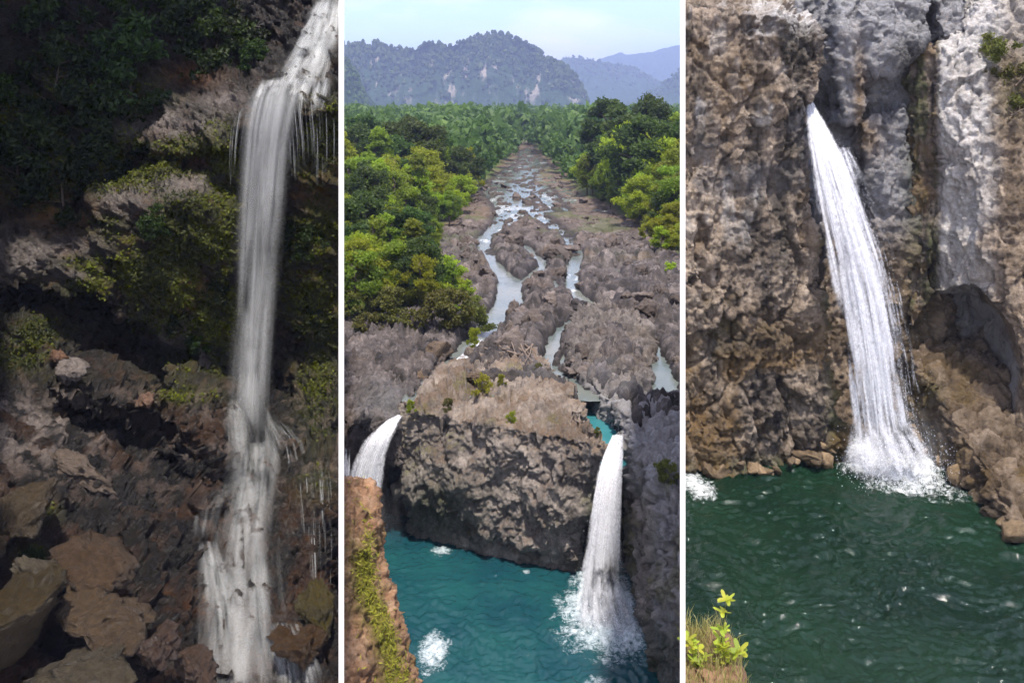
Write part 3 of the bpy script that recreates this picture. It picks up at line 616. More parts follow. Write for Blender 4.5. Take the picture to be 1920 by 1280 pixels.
region = np.clip(1.2 * blob(330, 470, 130, 110) + 1.0 * blob(370, 600, 90, 90) + .9 * blob(400, 290, 90, 60) + .9 * blob(590, 430, 60, 60) + .8 * blob(590, 600, 60, 120) + .8 * blob(600, 260, 50, 70) + .9 * blob(150, 500, 90, 50)
                 + .9 * blob(30, 640, 90, 45) + .8 * blob(270, 310, 110, 35) + .9 * blob(130, 250, 160, 120) + .6 * blob(130, 710, 35, 14) + .5 * blob(350, 740, 60, 15) + .6 * blob(60, 1040, 30, 20) + .5 * blob(85, 960, 30, 20) + .6 * blob(600, 760, 40, 60) + .3 * blob(590, 900, 40, 40), 0, 1)
moss = np.clip(region * (.75 + .9 * nz + .35 * np.clip(up, -.3, 1)) * 1.25, 0, 1)
bare = np.clip(1.2 * blob(310, 232, 90, 30) + blob(430, 190, 60, 20) + 1.1 * blob(240, 380, 70, 28) + blob(350, 345, 60, 22) + blob(150, 460, 60, 22) + blob(130, 515, 35, 12) + .9 * blob(310, 640, 50, 35) + blob(50, 480, 70, 40), 0, 1)
moss = moss * (1 - .9 * bare)
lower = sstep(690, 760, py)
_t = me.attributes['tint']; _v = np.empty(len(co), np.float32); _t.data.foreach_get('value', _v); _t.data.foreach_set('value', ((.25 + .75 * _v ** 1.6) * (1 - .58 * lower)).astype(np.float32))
set_attr(me, 'moss', moss); set_attr(me, 'rust', np.clip(.5 * sstep(.15, .5, nz2) * (.25 + .5 * region) + 1.2 * blob(355, 555, 32, 40) + 1.0 * blob(110, 385, 65, 40) + .7 * blob(330, 300, 60, 20) + .6 * blob(360, 140, 50, 25) + .18 * lower * sstep(0, .5, nz) + .5 * blob(590, 350, 30, 50), 0, 1))
set_attr(me, 'pale', np.clip(.95 * bare * (.6 + .4 * nz) + .30 * lower * sstep(.1, .5, nz2) * sstep(1000, 850, py) + .6 * blob(60, 800, 120, 60) * sstep(0, .5, nz2) , 0, 1))
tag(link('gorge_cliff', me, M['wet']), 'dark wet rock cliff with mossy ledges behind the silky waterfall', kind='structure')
GC, GN, GM = co.copy(), nn.copy(), moss.copy()
# unseen high rock beside and behind this gorge, added to keep the sky off
bm = bmesh.new()
add_hull(bm, [(-32, 50, -32), (-32, 50, 10), (-20.5, 32, 6), (-21, 32, -32), (-13.5, 20, 1), (-14, 20, -32), (-34, 18, 6), (-34, 18, -32)])
add_hull(bm, [(-9.5, 50.5, 5), (-30, 49, 5), (-30, 49, 30), (-10.5, 50.5, 22), (-10.6, 53, 22), (-30, 58, 30), (-10.6, 53, -30), (-30, 58, -30)])
me, co = skin(bm, .5, 2, False)
co = weather(me, co, lambda q, n: .9 * fbm(q, .12, 4) + .6 * facets(q, .25, .6, .5)[0] - .9, lambda c: left_of(-WR)(np.where((c[:, 1] < 43.5)[:, None], np.stack([np.minimum(c[:, 0], -.612 * c[:, 1]), c[:, 1], c[:, 2]], 1), c)))
for a in ('moss', 'rust', 'pale'): set_attr(me, a, .4 * sstep(0, .5, fbm(co, .2, 3)) if a == 'moss' else 0 * co[:, 0])
tag(link('gorge_cliff', me, M['wet']), 'added unseen rock mass shading the dark gorge', kind='structure')

# where a line of sight meets the rock: used to rest plants and running water on it
from mathutils.bvhtree import BVHTree
def bvh_of(me):
    f = np.empty(len(me.loops), np.int32); me.loops.foreach_get('vertex_index', f); c = np.empty(len(me.vertices) * 3, np.float32); me.vertices.foreach_get('co', c)
    return BVHTree.FromPolygons(c.reshape(-1, 3).tolist(), f.reshape(-1, 4).tolist())
def hit(tree, px, py, default):
    d = Vector(((px - 960) / FPX, 1, (HORIZON - py) / FPX)); h = tree.ray_cast(Vector((0, 0, 0)), d.normalized())
    return (h[0], h[1]) if h[0] is not None else (Vector(W(px, py, default)), Vector((0, -1, 0)))
GORGE = bvh_of(gorge_me)

# boulders
def boulder_mesh(seed, sub=4, sq=.35, cuts=12, rough=.10):
    bm = bmesh.new(); bmesh.ops.create_icosphere(bm, subdivisions=sub, radius=1.0); r = np.random.default_rng(seed)
    c = np.array([v.co[:] for v in bm.verts]); f = np.array([[v.index for v in fa.verts] for fa in bm.faces]); bm.free()
    for _ in range(cuts):
        d = r.normal(size=3); d /= np.linalg.norm(d); h = r.uniform(.38, .8); s = c @ d; over = np.clip(s - h, 0, None); c = c - np.outer(over * .97, d)
    off = r.uniform(0, 50, 3); n = c / np.linalg.norm(c, axis=1)[:, None]
    c = c / .8 + n * (rough * 1.0 * fbm(c + off, 1.1, 3) + rough * .8 * (ridged(c + off, 2.2, 4) - .5) + .16 * crag(c + off, 1.3, (1., .8, .5)))[:, None]; TINT.pop('t', None)
    return c, f
def rock_thing(name, px, py, yy, rx, ry, rz_, seed, m, label, cat='boulder', group=None, tilt=0.0, sub=4, attrs=(), rough=.10, tz=0.0):
    """centre pixel, distance, half sizes in pixels across/high and metres deep"""
    c, f = boulder_mesh(seed, sub, rough=rough); a, b = rx / FPX * yy, ry / FPX * yy
    c = c * np.array((a, rz_, b)); ct, st = math.cos(tilt), math.sin(tilt); X = c[:, 0] * ct + c[:, 2] * st; Z = -c[:, 0] * st + c[:, 2] * ct
    c = np.stack([X, c[:, 1], Z], 1); c = c + c / np.linalg.norm(c, axis=1)[:, None] * crag(c + seed, .8, (.16, .11, .06))[:, None]
    me = mesh_np(name, c, f, True, {**{k: np.full(len(c), v) for k, v in attrs}, 'tint': TINT.pop('t') * .34})
    o = tag(link(name, me, m), label, cat, group); o.location = W(px, py, yy); return o
GB = 'boulders at the foot of the dark gorge'
for i, (px, py, yy, rx, ry, d, tl, a, lab) in enumerate([
    (40, 955, 26.0, 52, 42, 1.2, .55, (('rust', .2), ('moss', .2), ('pale', .08)), 'dark tilted boulder at the left edge, topmost of the boulder pile'),
    (36, 1150, 23.4, 62, 70, 1.3, .5, (('rust', .15), ('moss', .2), ('pale', .0)), 'large rust streaked boulder at the left edge of the boulder pile'),
    (195, 1145, 25.0, 70, 42, 1.1, .45, (('rust', .25), ('moss', .15), ('pale', .1)), 'rounded broad brown boulder in the middle of the boulder pile'),
    (165, 1052, 26.2, 78, 28, 1.2, .45, (('rust', .25), ('moss', .1), ('pale', .08)), 'flat brown slab lying above the broad brown boulder'),
    (170, 1262, 23.4, 120, 48, 1.3, .12, (('rust', .1), ('moss', .2), ('pale', .1)), 'broad dark slab at the bottom edge below the boulder pile'),
    (282, 1215, 25.0, 40, 36, .8, .5, (('rust', .2), ('moss', .0), ('pale', .08)), 'small angular boulder right of the broad brown boulder'),
    (372, 1255, 26.2, 44, 32, .8, .2, (('rust', .2), ('moss', .0), ('pale', .1)), 'wet black boulder at the left foot of the silky waterfall'),
    (75, 1075, 24.6, 55, 20, .6, .6, (('rust', .15), ('moss', .3), ('pale', .2)), 'thin dark stone wedged between two boulders at the left'),
    (155, 880, 31.0, 70, 18, .8, .5, (('rust', .4), ('moss', .2), ('pale', .5)), 'pale flat stone on the slope below the leaning slab'),
    (565, 1215, 28.9, 55, 38, .9, .35, (('rust', .25), ('moss', .1), ('pale', .0)), 'wet rounded boulder at the right foot of the silky waterfall'),
    (600, 1150, 30.2, 42, 45, .9, .5, (('rust', .25), ('moss', .45), ('pale', .0)), 'mossy dark boulder beside the right foot of the silky waterfall'),
    (272, 752, 33.2, 18, 12, .4, .2, (('rust', 1.0), ('moss', .0), ('pale', .4)), 'small orange stone between the two upper slabs'),
    (112, 665, 33.6, 20, 12, .4, .3, (('rust', 1.0), ('moss', .0), ('pale', .3)), 'small orange stone on the mossy ledge at the left'),
    (135, 690, 33.4, 30, 20, .5, .6, (('rust', .1), ('moss', .0), ('pale', .9)), 'pale grey stone just above the leaning slab')]):
    rock_thing('boulder', px, py, yy, rx, ry, d, 40 + i, M['wet'], lab, 'boulder', GB, tl, 4, a, .16)

# ------------------------------------------------------------------ right gorge
def cliff_disp(q, n):
    zlow = sstep(-6, -12, q[:, 2]); col = ridged(q, (1.1, 1.1, .16), 3) - .5
    return .40 * fbm(q, .25, 3) + crag(q, .36, (.60, .30, .21, .12), (1, 1, .65)) * (.7 + .5 * zlow) + .42 * col * (1 - .7 * zlow) + .20 * (ridged(q, 1.4, 4) - .5) + .05 * fbm(q, 5, 2)
bm = bmesh.new()
B = P3 - 2
prism(bm, [(1262, 25, 44.6), (1440, 25, 44.2), (1548, 66, 44.4), (1556, 120, 44.3), (1530, 185, 44.8), (1262, 300, 44.3)], 3.2)
prism(bm, [(1262, -20, 48), (1460, -15, 47), (1548, 62, 44.6), (1440, 28, 44.4), (1262, 28, 44.8)], 1.2)
prism(bm, [(1262, 150, 44.6), (1505, 205, 45.1), (1508, 350, 45.1), (1545, 600, 45.1), (1572, 820, 45.3), (1500, 862, 44.5), (1430, 882, 44.0), (1262, 872, 43.8)], 3.2, B)
me, co = skin(bm, .075, 2)
co = weather(me, co, cliff_disp, right_of(WR)); nn = normals(me); px, py = topx(co); nz = fbm(co, .6, 4); nz2 = fbm(co + 9, .35, 3)
set_attr(me, 'pale', np.clip(1.0 * sstep(.05, .45, nn[:, 2]) * sstep(100, 50, py) * sstep(1380, 1430, px) + .45 * sstep(.25, .6, fbm(co, (1.2, 1.2, .5), 3)) * sstep(560, 350, py), 0, 1))  # up-facing top edge whitened: sunlight put into the colour
set_attr(me, 'blue', .35 * sstep(.2, .6, nz2) * sstep(500, 300, py)); set_attr(me, 'moss', np.clip(.9 * sstep(1535, 1560, px + 8 * nz + (py - 600) * -.02) * sstep(330, 420, py) + .7 * blob(1400, 620, 170, 45) * sstep(-.1, .5, nz) + .6 * sstep(840, 870, py), 0, 1))
set_attr(me, 'ochre', np.clip(.85 * sstep(540, 680, py) * sstep(-.3, .5, nz2) + .6 * blob(1370, 140, 40, 60) + .35 * sstep(.2, .6, nz), 0, 1)); set_attr(me, 'dark', np.clip(.6 * blob(1400, 645, 150, 25) + .6 * sstep(.3, .6, fbm(co + 30, (.6, .6, .2), 3)) + .5 * blob(1440, 110, 100, 50) * sstep(-.2, .4, nz), 0, 1))
tag(link('left_cliff', me, M['cliff']), 'tan and grey cliff face left of the right gorge waterfall', kind='structure')

bm = bmesh.new()
prism(bm, [(1530, 60, 50), (1600, -60, 51), (1780, -60, 51), (1745, 120, 49.3), (1725, 250, 48.7), (1720, 700, 48.2), (1550, 920, 48.2), (1540, 400, 49)], 5, B)
prism(bm, [(1440, -80, 52), (1660, -80, 52), (1660, 90, 51), (1440, 90, 51)], 2)
prism(bm, [(1568, 60, 47.2), (1590, -40, 49), (1650, -60, 50), (1625, 60, 47.3), (1610, 230, 47.3), (1575, 235, 47.6)], 3)
prism(bm, [(1620, 20, 47.6), (1660, -40, 49), (1740, -40, 49), (1745, 60, 47.8), (1690, 130, 47.2), (1625, 140, 47.2)], 3)
prism(bm, [(1740, -60, 49), (1830, -60, 49), (1825, 62, 48), (1770, 72, 48)], 3)
prism(bm, [(1610, 220, 47.8), (1700, 200, 48), (1720, 420, 47.9), (1690, 620, 47.8), (1640, 560, 47.9)], 3)
me, co = skin(bm, .10, 4)
co = weather(me, co, lambda q, n: .45 * fbm(q, .3, 3) + .35 * (ridged(q, (.9, .9, .3), 3) - .5) + crag(q, .45, (.35, .26, .16, .08), (1, 1, .7)) + .2 * (ridged(q, 1.6, 4) - .5), right_of(WR)); nn = normals(me); px, py = topx(co); nz = fbm(co, .6, 4)
set_attr(me, 'pale', np.clip(.9 * sstep(150, 40, py) * sstep(.0, .6, nn[:, 2] + .6 * nz + .15) + .45 * sstep(.1, .5, fbm(co, (1, 1, .4), 3)) * sstep(460, 300, py) + .5 * blob(1640, 40, 12, 60), 0, 1)); set_attr(me, 'blue', np.clip(.95 * sstep(520, 380, py), 0, 1))  # high, up-facing rock whitened in colour to stand for bright light
set_attr(me, 'moss', np.clip(.7 * blob(1720, 400, 25, 250), 0, 1)); set_attr(me, 'ochre', np.clip(.9 * blob(1612, 170, 12, 90) + .8 * blob(1630, 260, 25, 40) + .4 * sstep(350, 520, py), 0, 1)); set_attr(me, 'dark', np.clip(.5 * sstep(.1, .5, nz) + .9 * blob(1700, 110, 30, 40) + .5 * blob(1560, 170, 25, 60), 0, 1))
tag(link('back_cliff', me, M['cliff']), 'blue grey sculpted rock behind the right gorge waterfall', kind='structure')

bm = bmesh.new()
prism(bm, [(1765, 112, 47.0), (1810, 62, 47.4), (1880, -20, 47.2), (2010, -80, 46.6), (2010, 930, 39.6), (1925, 860, 42.3), (1850, 820, 45.0), (1760, 810, 47.2)], 9)
prism(bm, [(1700, 560, 49.5), (1800, 540, 49.5), (1800, 900, 49.5), (1700, 900, 49.5)], 3)
prism(bm, [(1725, 60, 48), (1755, 105, 47.6), (1748, 600, 47.4), (1712, 700, 47.6), (1700, 560, 47.9)], 3)
me, co = skin(bm, .10, 4)
def hollow(c):
    """the arch: a smooth dome washed into the foot of the cliff"""
    c = right_of(WR)(c); qx, qy = topx(c); wob = .10 * fbm(c, .8, 3); rr = ((qx - 1803) / 112) ** 2 + ((qy - 712) / 172) ** 2 + wob; m = (rr < 1) & (c[:, 1] > 41)
    dp = 5.5 * np.sqrt(1 - rr[m]) ** .8 + (.5 * fbm(c[m], .7, 4) + .12 * fbm(c[m], 3.0, 3)) * sstep(1.0, .8, rr[m]); c[m, 1] += dp * .885; c[m, 0] += dp * .465; return c
def right_disp(q, n):
    return .40 * fbm(q, .28, 3) + .26 * (ridged(q, (1.2, 1.2, .3), 3) - .5) + crag(q, .42, (.30, .22, .15, .07), (1, 1, .7)) + .16 * (ridged(q, 1.6, 4) - .5)
co = weather(me, co, right_disp, hollow); nn = normals(me); px, py = topx(co); nz = fbm(co, .6, 4); nz2 = fbm(co + 9, .35, 3)
stone = 0 * px; colm = sstep(1768, 1752, px + 5 * nz) * sstep(720, 640, py); dome = (((px - 1803) / 112) ** 2 + ((py - 712) / 172) ** 2 < .9) * 1.0
edge_x = 1865 + 25 * nz - .05 * (py - 100)
set_attr(me, 'pale', np.clip((1 - dome) * (1 - colm) * (sstep(edge_x + 20, edge_x - 20, px) * (.75 + .4 * fbm(co, (1.6, 1.6, .35), 3)) + .9 * sstep(130, 40, py + 25 * nz)) + .75 * dome * sstep(-.4, .4, nz), 0, 1))  # pale rock; the whiter top band is painted sunlight
set_attr(me, 'blue', np.clip(.7 * dome * sstep(-.5, .3, nz), 0, 1)); set_attr(me, 'moss', np.clip(.75 * colm * sstep(-.4, .3, fbm(co + 2, (2, 2, .2), 3)) + .6 * blob(1895, 160, 30, 70), 0, 1))
set_attr(me, 'ochre', np.clip(.6 * colm * sstep(-.1, .4, nz) + .35 * sstep(1850, 1900, px) * (1 - dome), 0, 1)); set_attr(me, 'dark', np.clip(.8 * colm * sstep(.0, .3, fbm(co + 21, (2.5, 2.5, .2), 3)), 0, 1))
tag(link('right_cliff', me, M['cliff']), 'pale curved cliff with a dark arch right of the waterfall', kind='structure')
# slope of big rounded stones under the arch, running down to the water
bm = bmesh.new()
prism(bm, [(1702, 664, 47.6), (1780, 645, 48.0), (1872, 668, 46.6), (1910, 735, 44.6), (2130, 1000, 37.5), (2130, 1300, 31.5), (1920, 1012, 37.0), (1830, 908, 42.4), (1745, 842, 46.6), (1702, 800, 47.6)], 3, B)
me, co = skin(bm, .085, 3)
def stone_disp(q, n):
    F1, F2, V, R = worley(q + 3 + .22 * np.stack([fbm(q + 9 * k, 1.2, 2) for k in range(3)], 1), (.95, .95, 1.1)); D = R * 2 - 1
    out = .3 * fbm(q, .3, 2) + .35 * (V * D).sum(1) + .30 * (R[:, 0] - .5) - .34 * sstep(.22, 0, F2 - F1) + crag(q, 1.2, (.16, .10, .05)) + .08 * (ridged(q, 2, 3) - .5)
    TINT['t'] = .35 + .7 * R[:, 1]; return out
co = weather(me, co, stone_disp, right_of(WR)); px, py = topx(co); nz2 = fbm(co + 9, .35, 3)
set_attr(me, 'moss', np.clip(.8 * blob(1740, 735, 25, 30) + .45 * sstep(.1, .5, nz2), 0, 1)); set_attr(me, 'ochre', .35 + .3 * sstep(-.2, .4, nz2)); set_attr(me, 'dark', .6 * sstep(14, 0, px - 1700) + .5 * sstep(P3 + .7, P3 + .2, co[:, 2]))
for a in ('pale', 'blue'): set_attr(me, a, 0 * px)
tag(link('stone_slope', me, M['cliff']), 'brown rounded stones under the arch sloping into the dark green pool', kind='structure')
right_cliff = bpy.data.objects['stone_slope'] if True else bpy.data.objects[[o.name for o in bpy.data.objects if o.name.startswith('right_cliff')][0]]

bm = bmesh.new()
add_hull(bm, [(22.5, 57, -22), (22.5, 57, 8), (25, 58, 13), (60, 54, 13), (60, 54, -22), (23, 64, -22), (25, 64, 13), (60, 64, 13)])
me, co = skin(bm, .4, 2)
co = weather(me, co, lambda q, n: 1.0 * fbm(q, .1, 4) + .7 * facets(q, .22, .6, .5)[0] + .4 * ridged(q, .4, 3), right_of(.36)); nz = fbm(co, .3, 4)
for a in ('moss', 'ochre', 'dark'): set_attr(me, a, .3 * sstep(.1, .5, nz))
set_attr(me, 'pale', .6 * sstep(-.2, .4, nz)); set_attr(me, 'blue', .8 + 0 * nz)
tag(link('upper_cliff', me, M['cliff']), 'high grey rock wall rising behind the pale cliff', kind='structure')
# loose stones along the water line of the dark green pool: pieces of the two cliffs
stone_me = []
for i in range(8):
    c, f = boulder_mesh(200 + i, 3, rough=.14, cuts=9); me = mesh_np('stone', c, f, True, {'tint': np.full(len(c), (.6, .8, 1.0, 1.25)[i % 4])}); me.materials.append(M['stone']); stone_me.append(me)
def stones(parent, line, n, size, seed, lift=.15):
    r = np.random.default_rng(seed); L = np.array(line, float); tt = np.linspace(0, len(L) - 1, n)
    for t in tt:
        j = min(int(t), len(L) - 2); px, py, yy = L[j] + (L[j + 1] - L[j]) * (t - j); s = size * r.choice([.45, .6, .8, 1.1, 1.7])
        x, y, z = W(px + r.normal(0, 9), py + r.normal(0, 8), yy)
        o = bpy.data.objects.new('stone', stone_me[r.integers(8)]); COL.objects.link(o); o.parent = parent
        o.location = (x, y, z + lift * r.uniform(-1, 1)); o.scale = (s * r.uniform(.8, 1.4), s, s * r.uniform(.6, .95)); o.rotation_euler = (r.normal(0, .3), r.normal(0, .3), r.uniform(0, 6))
lc = bpy.data.objects['left_cliff']
stones(lc, [(1295, 872, 43.6), (1400, 880, 43.6), (1450, 884, 43.5), (1510, 862, 44.1), (1560, 842, 44.8)], 24, .28, 1, .1)
stones(right_cliff, [(1722, 815, 46.9), (1745, 845, 46.2), (1790, 880, 43.6), (1830, 908, 42.0), (1880, 962, 39.2), (1925, 1015, 36.6)], 34, .36, 2)
stones(right_cliff, [(1712, 770, 47.2), (1750, 800, 46.7), (1800, 850, 44.3), (1850, 890, 42.4), (1905, 930, 39.6)], 26, .42, 3)
stones(right_cliff, [(1730, 730, 47.1), (1780, 760, 46.2), (1830, 800, 44.7), (1870, 850, 42.9), (1915, 890, 40.6)], 24, .42, 4)

# dark green pool
M['pool_green'] = water_mat('dark green pool water', (.003, .013, .007), (.006, .022, .011), .05, (.78, .82, .84), .7, 4.5)
sp = []
for px, py, rx, ry, a in ((1665, 866, 115, 60, 1.2), (1695, 892, 130, 60, .72), (1310, 912, 44, 38, .85)):
    X, Y = at_pool(px, py, P3); sp.append((X, Y, rx / FPX * Y, ry / FPX * Y * 2.2, a))
pool('green_pool', WR, .76, 19, 50, P3, .0021, M['pool_green'], sp, .26, 'dark green rippled plunge pool below the right gorge waterfall')

# grassy ledge in the foreground of the right gorge
bm = bmesh.new()
prism(bm, [(1262, 1236, 22.4), (1330, 1256, 21.8), (1400, 1276, 21.2), (1425, 1340, 20.4), (1262, 1340, 20)], 2, P3 - 2)
me, co = skin(bm, .07, 4); co = weather(me, co, lambda q, n: .2 * fbm(q, .8, 4) + .1 * facets(q, 1.5, .5, .3)[0], right_of(WR))
set_attr(me, 'grass', .8 * sstep(-.2, .4, fbm(co, 1.0, 3))); set_attr(me, 'moss', 0 * co[:, 0])
ledge = tag(link('grassy_ledge', me, M['earth']), 'grassy rock ledge at the near left edge of the dark green pool', kind='structure'); LC, LN = co, normals(me)
c_, f_ = boulder_mesh(77, 4)
o = link('pale_stone', mesh_np('pale_stone', c_ * np.array((.42, .4, .24)), f_, True, {'grass': np.zeros(len(c_)), 'moss': np.zeros(len(c_)), 'tint': np.full(len(c_), 1.3)}), M['earth']); o.location = W(1327, 1268, 21.4)
tag(o, 'pale rounded stone lying in the grass on the foreground ledge', 'stone')
# ------------------------------------------------------------------ vegetation
def leaf_quads(P, size, r, up=.35, asp=.55, spread=.5, nrm=None):
    """one small folded leaf (or leaf tuft) at each point"""
    n = len(P); N = r.normal(size=(n, 3)); N /= np.linalg.norm(N, axis=1)[:, None]; N[:, 2] = N[:, 2] * (1 - up) + up
    if nrm is not None: N = N * .7 + nrm
    N /= np.linalg.norm(N, axis=1)[:, None]
    T = np.cross(N, r.normal(size=(n, 3))); T /= np.linalg.norm(T, axis=1)[:, None] + 1e-6; Bq = np.cross(N, T)
    s = (size * r.uniform(1 - spread, 1 + spread, n))[:, None]
    v = np.stack([P - T * s * .5, P + Bq * s * asp * .5 - N * s * .12, P + T * s * .5, P - Bq * s * asp * .5 - N * s * .12], 1).reshape(-1, 3)
    return v, np.arange(4 * n).reshape(-1, 4)
def tube(path, radii, k=6):
    V, F = [], []
    for i, (q, rr) in enumerate(zip(path, radii)):
        q = np.array(q); d = np.array(path[min(i + 1, len(path) - 1)]) - np.array(path[max(i - 1, 0)]); d = d / (np.linalg.norm(d) + 1e-9)
        a = np.cross(d, (0.3, 1, .2)); a /= np.linalg.norm(a); b = np.cross(d, a)
        for j in range(k): an = 6.283 * j / k; V.append(q + (a * math.cos(an) + b * math.sin(an)) * rr)
    for i in range(len(path) - 1):
        for j in range(k): F.append((i * k + j, i * k + (j + 1) % k, (i + 1) * k + (j + 1) % k, (i + 1) * k + j))
    return np.array(V), np.array(F)
def merge(parts):
    V, F, o = [], [], 0
    for v, f in parts: V.append(v); F.append(f + o); o += len(v)
    return np.concatenate(V), np.concatenate(F)
def tree_proto(seed, kind, m, nleaf=8500, size=.038):
    """unit tree, 1 m tall: trunk mesh and crown mesh"""
    r = np.random.default_rng(seed); wide = {'broad': .34, 'tall': .24, 'feather': .22, 'shrub': .55}[kind]; base = {'broad': .28, 'tall': .25, 'feather': .12, 'shrub': .05}[kind]
    bend = r.normal(0, .04, 2); tr = [tube([(bend[0] * t * t, bend[1] * t * t, t * .8 - .04) for t in np.linspace(0, 1, 7)], np.linspace(.022, .006, 7))]
    nb = {'broad': 15, 'tall': 16, 'feather': 22, 'shrub': 12}[kind]; C, Rr = [], []
    for i in range(nb):
        h = base + (1 - base) * (i + r.uniform(0, 1)) / nb; t = (h - base) / (1 - base); an = i * 2.4 + r.normal(0, .5)
        prof = (math.sin(math.pi * min(1, .18 + .82 * t)) ** .6 if kind != 'feather' else (1 - t) ** .7 + .12) * wide * r.uniform(.45, 1.0)
        if kind == 'shrub': prof = wide * math.sqrt(max(.05, 1 - t * t)) * r.uniform(.4, 1)
        c = np.array((math.cos(an) * prof, math.sin(an) * prof, h * .93)); C.append(c); Rr.append(wide * r.uniform(.24, .46) * (.8 if kind == 'feather' else 1))
        st = np.array((bend[0] * t * t, bend[1] * t * t, max(.02, h - .16))); mid = st * .5 + c * .5 + np.array((0, 0, .02)); tr.append(tube([st, mid, c], [.010, .006, .002], 4))
    C = np.array(C); Rr = np.array(Rr); w = Rr ** 2; w /= w.sum(); idx = r.choice(nb, nleaf, p=w)
    d = r.normal(size=(nleaf, 3)); d /= np.linalg.norm(d, axis=1)[:, None]; rad = r.random(nleaf) ** .42
    # sub-clumps: leaves gather on twigs
    tw = r.normal(size=(nb * 9, 3)); tw /= np.linalg.norm(tw, axis=1)[:, None]; ti = idx * 9 + r.integers(0, 9, nleaf); d = d * .55 + tw[ti] * .75
    P = C[idx] + d * (Rr[idx] * rad)[:, None] * np.array((1.05, 1.05, .78)); P = P[P[:, 2] > .02]
    v, f = leaf_quads(P, size, r, .35, .6)
    tone = np.clip(.45 * r.random(len(P)) + .35 * r.random(nb)[idx][:len(P)] + .35 * (P[:, 2] - .3), 0, 1)
    tv, tf = merge(tr)
    tm = mesh_np('trunk', tv, tf, True); tm.materials.append(M['bark']); cm = mesh_np('crown', v, f, False, {'tone': np.repeat(tone, 4)}); cm.materials.append(m)
    return tm, cm
PT = {'round mid green broadleaf': [tree_proto(1, 'broad', M['leaf']), tree_proto(2, 'broad', M['leaf'])], 'bright yellowish green broadleaf': [tree_proto(3, 'broad', M['leaf_bright']), tree_proto(13, 'broad', M['leaf_bright'])],
      'tall dark green': [tree_proto(4, 'tall', M['leaf_dark']), tree_proto(5, 'broad', M['leaf_dark'])], 'feathery pine like': [tree_proto(6, 'feather', M['leaf'], 5200, .045), tree_proto(7, 'feather', M['leaf_bright'], 5200, .045)]}
PS = {'olive leafy': [tree_proto(8, 'shrub', M['leaf_olive'], 2600, .085), tree_proto(9, 'shrub', M['leaf_olive'], 2600, .08)], 'bright green leafy': [tree_proto(10, 'shrub', M['leaf_bright'], 2600, .085)], 'yellow green': [tree_proto(15, 'shrub', M['leaf_bank'], 2600, .07)], 'dark gorge': [tree_proto(11, 'shrub', M['leaf_gorge'], 3600, .075), tree_proto(12, 'shrub', M['leaf_gorge'], 3600, .065)]}
def plant(name, proto, loc, h, rz, label, cat, group, wf=1.0, tilt=(0, 0)):
    o = empty(name, loc, rz, (h * wf, h * wf, h)); o.rotation_euler = (tilt[0], tilt[1], rz); tag(o, label, cat, group)
    for nme, me in zip(('trunk' if cat == 'tree' else 'stem', 'crown' if cat == 'tree' else 'foliage'), proto):
        c = bpy.data.objects.new(nme, me); COL.objects.link(c); c.parent = o
    return o
r = np.random.default_rng(21); cand = []
def tree_h(Y): return float(np.interp(Y, [78, 100, 150, 250, 420], [5.6, 6.6, 10, 14.5, 17.5]))
Y = 79.0
while Y < 430:
    h = tree_h(Y); stp = h * .46
    for sgn in (-1, 1):
        edge = np.interp(Y, *LX) - 1.5 if sgn < 0 else np.interp(Y, *RX) + 1.5
        X = edge
        while abs(X) < .26 * Y + 4:
            cand.append((X + r.normal(0, stp * .25), Y + r.normal(0, stp * .3), h * r.uniform(.7, 1.25) * (.62 if abs(X - edge) < stp * .6 else 1), sgn)); X += sgn * stp * r.uniform(.8, 1.2)
    Y += stp * .85
cand = [c for c in cand if abs(c[0]) < .235 * c[1] + 2]; cand.sort(key=lambda c: c[1])
near_t, far_t = cand[:292], cand[292:]
for X, Y, h, sgn in near_t:
    side = 'left' if sgn < 0 else 'right'
    if sgn < 0: kind = r.choice(list(PT), p=[.36, .34, .12, .18] if Y < 160 else [.5, .15, .33, .02])
    else: kind = r.choice(list(PT), p=[.40, .42, .12, .06] if Y < 150 else [.5, .22, .28, 0])
    k2 = PT[kind][r.integers(len(PT[kind]))]; hh = h * (1.25 if 'tall' in kind or 'pine' in kind else 1.0)
    if sgn > 0 and 135 < Y < 230: hh *= 1.25
    dist = 'close to the rocks' if Y < 95 else ('just beyond the rocks' if Y < 115 else ('halfway up the valley' if Y < 145 else ('towards the mountain' if Y < 190 else 'far up the valley')))
    off_e = (np.interp(Y, *LX) - X) if sgn < 0 else (X - np.interp(Y, *RX)); lat = 'beside the river' if off_e < 4 else ('among other crowns' if abs(X) < .16 * Y else 'near the added wall')
    size_w = 'small' if hh < tree_h(Y) * .85 else ('big' if hh > tree_h(Y) * 1.2 else 'middling')
    plant('pine_tree' if 'pine' in kind else 'broadleaf_tree', k2, (X, Y, ground_z(X, Y) - .2), hh, r.uniform(0, 6.28), f'{size_w} {kind} tree {lat}, {side} bank, {dist}', 'tree', f'{size_w} {kind} trees {lat}, {side} bank, {dist}', r.uniform(.9, 1.3))
